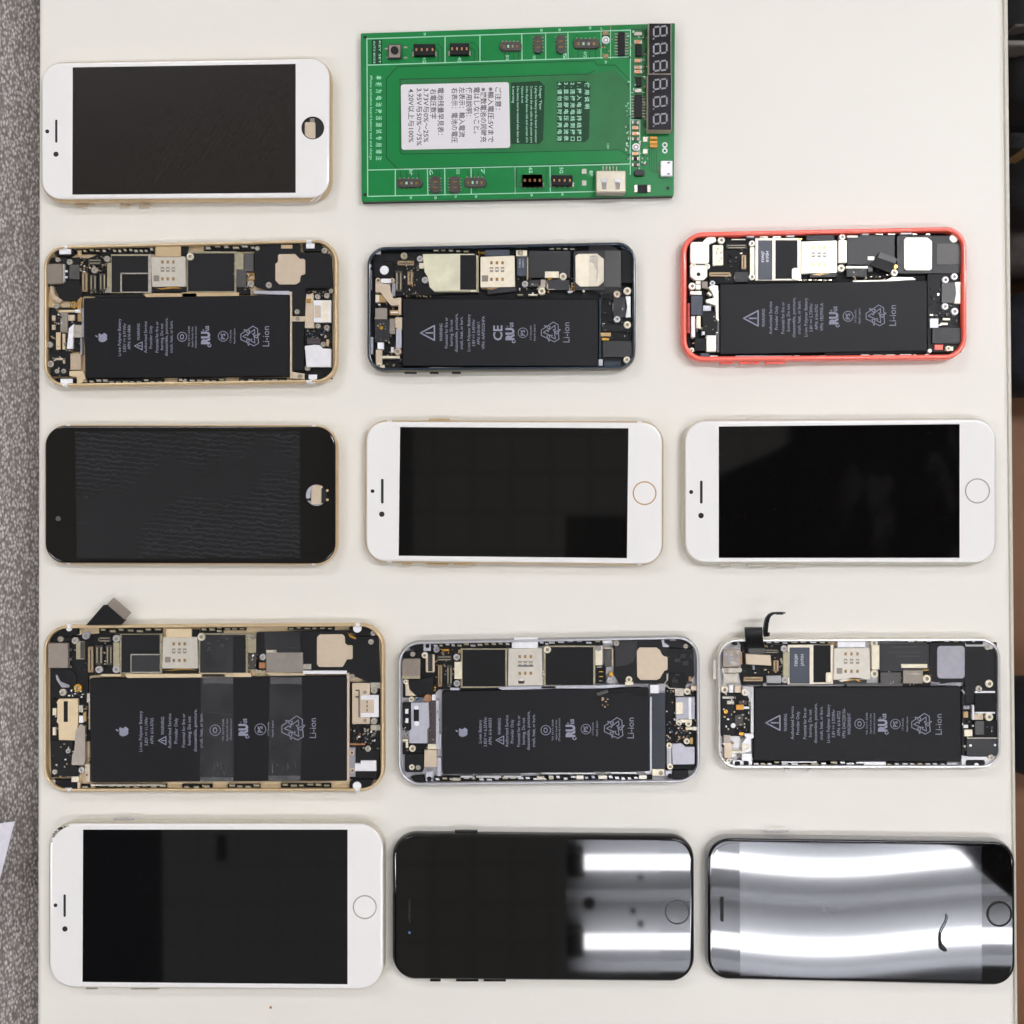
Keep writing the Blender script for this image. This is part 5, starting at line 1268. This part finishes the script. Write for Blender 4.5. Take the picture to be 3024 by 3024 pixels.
CY('corner_hole', 1360,1712,26,'slot_grey',5.35,5.2); CY('chassis_hole', 1462,1745,28,'dark_edge',5.35,5.2)
PG('silver_wire', [(1422,575),(1446,575),(1440,650),(1410,685),(1460,738),(1620,745),(1620,758),(1450,750),(1395,688),(1424,650)], 'steel', 5.5)
PG('vibration_motor', [(1482,1378),(1592,1370),(1640,1412),(1745,1412),(1745,1612),(1492,1616)], 'alu_grey', 5.8, r=4)
PG('chassis_tab', [(1365,190),(1395,190),(1400,225),(1460,262),(1440,278),(1380,272)], 'lilac', 5.5)
bits('tiny_components', 1425,1140,1680,1365, 70, ['black','steel','conn_dark','brown_pcb','blue_bit','copper','dark_edge','dark_edge'], z=4.3, s=(8,22))
Ps([('antenna_seat', [(1500,1680),(1675,1678),(1672,1762),(1620,1782),(1490,1782)], 'black', 5.1, 10),('antenna_seat', [(1380,180),(1560,165),(1720,250),(1730,290),(1460,280),(1400,225)], 'black', 5.1, 8)])
R('grey_clip', 1465,165,1530,202,'alu_side',5.6)
scr_([(648,290,32,'alu_grey'),(775,655,34,'silver'),(850,230,34),(1643,265,28),(995,645,38,'cream'),(1280,750,42,'silver'),(1455,1400,34,'cream'),(1465,1640,34,'cream'),(1655,1350,34,'cream'),(1565,805,32),(1660,780,38,'cream'),(1565,1135,38,'steel'),(1675,1148,38,'cream')])
R('screw_lug', 950,670,1045,712,'cream',5.3)
springs(60,700,190,250,6,'lilac'); R('side_clip', 695,196,800,228,'steel_white',5.7)
springs(-20,400,1740,1800,5,'silver'); springs(480,700,1740,1800,3,'lilac'); springs(750,1110,1735,1800,5,'silver'); R('side_rail',1110,1738,1260,1800,'dark_edge',4.0)
for a in ((392,1738,478,1782),(645,1738,745,1780),(1108,1736,1198,1780)): R('side_clip', *a, 'steel', 5.8)
for a in ((-5,1706,590,1724),(790,1700,1090,1720)): R('side_clip', *a, 'silver', 5.5)
P = Print(5.73); crop(*CE1); fruit_logo(P, 830, 1244, 128)
lines(P, [('Li-ion Battery',1035,1105,1370),('3.82V == 6.55Whr',1095,1070,1410),('APN: 616-00033',1150,1085,1390),('WARNING',1255,1085,1275),('a1',1340,1050,1415),('a2',1400,1100,1370),
          ('p1',1475,1055,1410),('p2',1530,1080,1385),('p3',1585,1005,1450),('p4',1645,1040,1415)], 36)
warn_triangle(P, 1262, 1335, 98, 9); disc_mark(P, 1783, 1222, 54, 9, 'O')
crop(*CE2); small3(P, (125,165,200), 1085, 1350); ul_mark(P, 330, 1095, 1335, 90); disc_mark(P, 503, 1210, 55, 8); small2(P, (583,628), 1115, 1295); recycle(P, 832, 1200, 262, 9); P.text('Li-ion', 1015, 1080, 1315, 78, 90)
P.build('battery_lettering', 'print', b)

# ------------------------------------------------ F silver small, row 4 right
CF1 = (2080,1760,3.577); CF2 = (2500,1820,3.864)
T = house('opened phone', [(2117,1886),(2957,1884),(2959,2271),(2119,2271)], 58, 'silver_rim', 'silver_side', 'silver')
T['label'] = 'opened phone with shiny silver frame and a curled black ribbon cable sticking out'
n1 = lambda x, y, c=CF1: (c[0]+x/c[2], c[1]+y/c[2])
crop(*CF1)
def ribbon(name, path, wv, m, th=.12, parent=None):       # path: (x, y, z) crop/mm; wv: half width vector in mm
    V = []; F = []; n = len(path)
    for (x, y, z) in path:
        p = W(*nat(x,y), z); w = Vector(wv)/1000
        V += [p-w, p+w, p+w+Vector((0,0,-th/1000)), p-w+Vector((0,0,-th/1000))]
    for i in range(n-1):
        for k in range(4): a = i*4+k; b2_ = i*4+(k+1)%4; F.append((a, b2_, b2_+4, a+4))
    F += [(0,1,2,3), tuple(range(4*n-4, 4*n))]
    return mesh_obj(name, V, F, m, parent, smooth=True)
rb = ribbon('display_cable', [(545,600,5.2),(542,560,5.4),(536,520,6.2),(530,490,7.2),(526,460,8.3),(523,420,9.4),(520,380,9.6),(519,345,9.0),(518,330,7.6),(519,345,6.4)], (4.05,0,0), 'black')
R('cable_end', 470,550,640,612,'grey_chip',5.5)
# upright curled ribbon: seen edge-on, standing on its side
def standing(name, pts, z0, z1, w, m):
    V = []; F = []; n = len(pts)
    L_ = []
    for i, p in enumerate(pts):
        a = Vector(pts[max(i-1,0)]); c_ = Vector(pts[min(i+1,n-1)]); d = (c_-a).normalized(); nn = Vector((-d.y, d.x))*w[i]/2; p = Vector(p)
        zt = z1[i] if isinstance(z1, list) else z1
        lo = W(*nat(*(p-nn)), zt); hi = W(*nat(*(p+nn)), zt)
        zb = z0[i] if isinstance(z0, list) else z0
        V += [lo, hi, Vector((hi.x,hi.y,zb/1000)), Vector((lo.x,lo.y,zb/1000))]
    for i in range(n-1):
        for k in range(4): a = i*4+k; b_ = i*4+(k+1)%4; F.append((a,b_,b_+4,a+4))
    F += [(0,1,2,3), tuple(range(4*n-4,4*n))]
    return mesh_obj(name, V, F, m, None, smooth=True)
standing('curled_ribbon', [(655,430),(650,380),(655,330),(662,280),(675,235),(695,205),(725,186),(765,180),(820,178),(858,180)], [6.7,7.5,8.5,9.5,10.5,11.2,11.5,11.8,12,12], [8,10,11,12,13,13.4,13.6,13.8,13.8,13.6], [46,44,42,40,36,30,24,18,15,12], 'black')
R('ribbon_plug', 765,178,836,198,'dark_chip',13.4,12.0); R('ribbon_foot', 630,385,692,425,'black',7.2,6.6)
PG('logic_board', [(395,515),(830,520),(885,510),(1370,510),(1370,935),(640,940),(395,940),(360,745)], 'dark_edge', 4.0)
cm = R('rear_camera', 198,562,386,748,'camera_steel',5.9,r=5); bits('camera_wear', 205,570,380,740, 12, ['alu_grey','steel'], z=5.95, z0=5.8, s=(20,60), parent=cm)
R('gold_edge', 378,595,400,722,'copper',5.2)
PG('camera_bracket', [(180,775),(200,762),(385,755),(402,780),(390,805),(330,815),(195,812)], 'steel', 5.5, r=8); R('camera_bracket', 203,818,356,918,'steel',5.3)
PG('pink_cover', [(436,612),(700,625),(708,737),(442,722)], 'beige_plate', 5.6)
R('wire_stub', 512,735,532,780,'alu_grey',5.0)
conn(640,565,786,604); conn(728,680,786,796,'conn_gold'); conn(415,854,618,902,'conn_gold')
R('grey_cover', 658,842,812,922,'alu_side',5.3)
sh = PG('chip_shield', [(882,515),(1365,515),(1365,930),(882,935)], 'sim_bright', 4.7); M['sim_bright']
R('shield_strip', 832,590,897,862,'olive',5.0)
lb = R('label_chip', 903,545,1113,926,'label_navy',5.1,4.6,r=6,parent=sh); R('chip', 1155,520,1335,912,'dark_edge',5.1,4.6,parent=sh); R('shield_clip', 1284,808,1352,918,'cream',5.6,4.6,r=20,parent=sh)
s = sim([n1(1370,550),n1(262,362,CF2),n1(272,720,CF2),n1(1362,885)], [1931,1953,1982.5], [2497.4,2514.7,2532.5])
R('data_label', 1398,760,1458,822,'slot_grey',5.54,5.4,b=.01,parent=s)
crop(*CF2); R('sim_tray', -102,268,215,356,'white',5.9); PG('contact_foil', [(-90,735),(60,700),(170,700),(180,715),(80,720),(-60,750)], 'sim_bright', 5.5); PG('gold_spring', [(0,738),(110,712),(165,742),(150,752),(100,726),(0,750)], 'gold_contact', 5.6); crop(*CF1)
Rs([('sim_connector', 1362,885,1717,930,'satin',5.0),('upper_flex_board', 180,1030,322,1480,'black',4.9),('inner_plastic', 322,1030,480,1480,'dark_edge',4.6),('steel_tab', 262,940,306,1022,'steel_white',5.4),
    ('beige_pad', 320,948,386,1022,'beige_plate',5.2),('steel_tab', 192,1062,314,1086,'steel',5.3),('steel_tab', 240,1105,314,1145,'steel',5.1),('orange_block', 336,1150,416,1203,'resin_orange',5.6),('copper_block', 362,1105,450,1148,'brown_pcb',5.2),
    ('white_tab', 415,1170,476,1194,'white',5.4),('chassis_ledge', 490,960,521,1452,'silver',5.6),('motor_can', 205,1470,276,1552,'lever_grey',5.6),('bracket', 212,1552,296,1712,'beige_plate',5.4),('bracket', 292,1638,402,1656,'cream',5.4),
    ('gold_bit', 366,1440,420,1474,'gold_contact',5.3),('chassis_tab', 395,1665,500,1740,'silver',5.3),('chassis_tab', 300,1735,505,1800,'silver',5.0),('board_slot', 325,1255,408,1372,'conn_dark',4.9)])
PG('silver_bracket', [(415,950),(515,958),(520,1130),(488,1130),(460,1060),(400,1040),(398,1000)], 'silver', 5.4, r=6)
PG('silver_bracket', [(418,1455),(520,1455),(522,1500),(492,1510),(492,1640),(400,1662),(396,1560),(440,1500)], 'steel_white', 5.4, r=8)
for a in ((300,487,352,522),(385,480,446,520),(322,1748,380,1790),(415,1744,470,1790)): R('chassis_slot', *a, 'dark_edge', 5.3, r=14)
CY('gold_dot', 228,1222,24,'gold_contact',5.3); CY('gold_dot', 215,1278,12,'gold_dark',5.2); CY('white_dot', 305,1370,26,'white',5.2)
b = battery([n1(528,962),n1(1302,800,CF2),n1(1312,1662,CF2),n1(520,1740)])
bits('tiny_components', 400,520,830,560, 12, ['conn_dark','gold_dark','olive'], s=(8,20)); bits('tiny_components', 800,600,830,840, 14, ['steel','olive'], s=(6,16)); bits('tiny_components', 1310,490,1400,520, 8, ['gold_contact','gold_dark'], z=5, s=(10,20))
scr_([(843,557,36,'silver'),(850,888,36,'silver'),(215,990,40,'cream'),(430,1018,38,'cream'),(437,1598,42,'cream'),(260,1740,26),(640,938,18,'alu_grey'),(235,790,24,'slot_grey'),(375,785,24,'steel')])
springs(640,900,470,512,3,'silver'); springs(900,1310,475,510,4,'steel_white'); R('side_rail', 500,1742,1720,1795,'dark_edge',4.0)
R('side_clip', 815,1748,1190,1762,'silver',5.6); springs(510,800,1745,1795,4,'silver'); springs(800,1220,1765,1800,4,'silver'); springs(1220,1717,1745,1800,5,'silver')
for a, c_ in ((850,900),(1100,1150)): R('side_key', a, 1830, c_, 1842, 'silver', 4.4, 2.2)
R('side_key', 92, 680, 128, 880, 'silver_side', 4.6, 2.4)
crop(*CF2)
Rs([('shield_strip', 288,330,376,606,'cream',5.3),('board_cover', 380,315,942,626,'satin',4.9),('steel_tab', 625,545,922,590,'cream',5.6),('board_chip', 388,640,622,766,'grey_chip',5.1),('cable_fold', 645,615,872,767,'slot_grey',5.4),
    ('lower_board', 380,620,960,800,'dark_edge',4.5),('gold_bit', 875,606,940,622,'gold_contact',5.4),('gold_bit', 868,670,895,684,'gold_contact',5.4),('gold_bit', 945,668,978,680,'gold_contact',5.4)])
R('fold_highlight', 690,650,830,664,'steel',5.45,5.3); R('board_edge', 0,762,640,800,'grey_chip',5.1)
for a in ((520,345,800,352),(460,408,850,413),(560,455,840,460)): R('cover_crease', *a, 'grey_chip', 4.93, 4.85)
R('speaker_module', 942,300,1352,755,'black',5.1,r=20); R('speaker_plate', 1034,338,1350,710,'alu_grey',5.7,r=38)
Rs([('lower_plastic', 1352,300,1716,990,'black',4.9),('bottom_board', 1310,800,1720,1640,'dark_edge',4.0),('port_block', 1465,880,1706,1092,'dark_edge',5.4),('port_bracket', 1464,854,1696,876,'steel_white',5.6),('port_bracket', 1464,1092,1696,1110,'steel_white',5.6),
    ('port_bracket', 1434,1015,1458,1180,'steel_white',5.6),('port_bracket', 1434,1118,1560,1180,'beige_plate',5.4),('olive_pad', 1335,1090,1388,1156,'gold_dark',5.0),('white_tab', 1338,1242,1388,1276,'white',5.2),('cream_block', 1345,1295,1438,1370,'cream',5.4),
    ('plastic_block', 1450,1185,1722,1382,'dark_edge',5.0),('plastic_block', 1470,1192,1570,1352,'grey_chip',5.2),('vibration_motor', 1370,1398,1736,1592,'dark_chip',5.5),('silver_line', 1375,1385,1730,1397,'steel',5.5),('steel_tab', 1335,1022,1405,1060,'alu_grey',5.1)])
Ps([('chassis_corner', [(1312,1590),(1400,1600),(1600,1600),(1660,1560),(1700,1600),(1640,1700),(1312,1700)], 'silver', 4.9, 8),('chassis_corner', [(1350,285),(1590,262),(1700,330),(1660,380),(1560,345),(1360,345)], 'silver', 5.2, 8)])
R('chassis_slot', 1362,1640,1580,1706,'dark_edge',5.2,r=24); R('chassis_slot', 1360,265,1560,322,'dark_edge',5.4,r=20); CY('antenna_clip', 1485,1702,26,'white',5.8); CY('antenna_clip', 1452,270,24,'white',5.8)
CY('white_dot', 1415,1475,16,'white',5.6); CY('white_dot', 1695,1470,14,'white',5.6)
PG('silver_wire', [(960,740),(1080,775),(1150,760),(1230,755),(1240,762),(1150,780),(1070,785),(960,755)], 'alu_grey', 5.6); PG('silver_wire', [(1312,835),(1335,840),(1352,880),(1345,900),(1335,870),(1310,850)], 'alu_grey', 5.2)
Rs([('chassis_ledge', 1310,1610,1340,1700,'silver',5.3),('inner_strip', 1315,800,1350,1600,'black',4.6)])
scr_([(315,308,42,'cream'),(318,658,46,'cream'),(918,715,46,'cream'),(1610,352,34,'steel'),(1510,830,40,'steel'),(1630,770,44,'cream'),(1525,1140,34,'beige_plate'),(1630,1150,46,'cream'),(1650,1610,36,'steel')])
springs(380,1310,268,302,9,'steel_white'); springs(-20,200,1658,1712,2,'silver'); R('side_clip', 200,1660,450,1705,'silver',5.5); springs(450,1150,1662,1712,8,'silver')
P = Print(5.73); crop(*CF1); warn_triangle(P, 728, 1340, 165, 13)
lines(P, [('WARNING',858,1245,1430),('a1',930,1165,1515),('a2',988,1220,1465),('p1',1062,1180,1510),('p2',1118,1200,1490),('p3',1175,1135,1555),('p4',1235,1165,1520),('Li-ion Polymer Battery',1310,1145,1550),
          ('3.8V == 5.92Whr',1365,1200,1495),('APN: 616-0722',1420,1215,1480),('VPN: DAK220156-',1475,1185,1505),('W0G0H02HT',1530,1235,1465)], 34)
disc_mark(P, 1640, 1350, 50, 8, 'O'); crop(*CF2); small3(P, (232,275,316), 1095, 1355); ul_mark(P, 415, 1110, 1350, 88); disc_mark(P, 558, 1230, 55, 8); small2(P, (642,690), 1145, 1320); recycle(P, 862, 1230, 262, 9); P.text('Li-ion', 1052, 1115, 1350, 76, 90)
P.build('battery_lettering', 'print', b)
crop(*CF1); P = Print(5.13); P.text('F38Q89', 970, 615, 740, 32, 90, .01); P.text('JAYF0H', 1035, 615, 740, 32, 90, .01); P.build('chip_lettering', 'print_white', lb)

# fine clutter on the exposed boards
mix = ['steel','olive','conn_dark','gold_dark','black','steel_white','slot_grey']
ph = {}
for o in COL.objects:
    if o.parent is None and o.name.startswith('opened_smartphone'): ph[o['label'][:24]] = o
def on(key): G.T = [o for k, o in ph.items() if key in o['label']][0]
on('silver fruit mark'); crop(*CA1); bits('tiny_components',160,900,540,1690,60,mix,z=5.1,s=(8,26)); bits('tiny_components',480,290,830,480,30,mix,z=4.9,s=(8,22))
crop(*CA2); bits('tiny_components',1395,680,1700,760,16,mix,z=5.0,s=(8,24)); bits('tiny_components',700,480,830,700,16,mix,z=5.0,s=(8,20))
on('dark slate frame'); crop(*CB1); bits('tiny_components',200,880,560,1720,64,mix,z=5.1,s=(8,28)); bits('tiny_components',470,360,780,800,26,mix,z=4.8,s=(8,22))
crop(*CB2); bits('tiny_components',300,560,1020,790,40,mix,z=4.9,s=(8,24)); bits('tiny_components',1380,780,1780,1380,30,['black','dark_chip','steel','conn_dark','satin'],z=5.2,s=(10,40))
on('coral red'); crop(*CC1); bits('tiny_components',200,740,560,1640,56,mix,z=5.0,s=(8,28)); bits('tiny_components',640,360,930,770,24,['black','conn_dark','steel','dark_chip'],z=4.6,s=(8,26))
crop(*CC2); bits('tiny_components',1360,680,1750,1320,36,['black','dark_chip','steel','conn_dark','satin'],z=5.0,s=(10,40)); bits('tiny_components',340,600,940,740,24,mix,z=5.0,s=(8,24))
on('clear tape strips'); crop(*CD1); bits('tiny_components',160,960,515,1740,60,mix,z=5.0,s=(7,22)); bits('tiny_components',320,440,780,790,44,['black','conn_dark','steel','gold_dark','dark_chip'],z=4.6,s=(7,20))
crop(*CD2); bits('tiny_components',1440,1150,1740,1460,44,mix,z=4.8,s=(7,22)); bits('tiny_components',440,500,640,720,20,mix,z=5.0,s=(7,20))
on('dull grey frame'); crop(*CE1); bits('tiny_components',155,840,590,1700,60,mix,z=5.0,s=(8,24)); bits('tiny_components',500,290,820,740,36,['black','conn_dark','steel','gold_dark','dark_chip'],z=4.7,s=(8,22))
crop(*CE2); bits('tiny_components',1420,760,1770,1420,50,mix,z=4.8,s=(8,24)); bits('tiny_components',1440,300,1740,740,16,['black','dark_chip','satin'],z=5.3,s=(20,70))
on('shiny silver frame'); crop(*CF1); bits('tiny_components',185,930,520,1740,70,mix,z=5.1,s=(8,26)); bits('tiny_components',400,560,830,930,34,['black','conn_dark','steel','gold_dark','dark_chip'],z=4.6,s=(8,22))
crop(*CF2); bits('tiny_components',1320,820,1720,1640,60,['black','dark_chip','steel','conn_dark','satin','olive'],z=4.9,s=(10,34)); bits('tiny_components',380,620,960,800,24,mix,z=4.9,s=(8,24))
# every unlabelled group setting
for o in list(COL.objects):
    if o.parent is None and o.name.startswith('opened_smartphone'): o['group'] = 'opened smartphones'
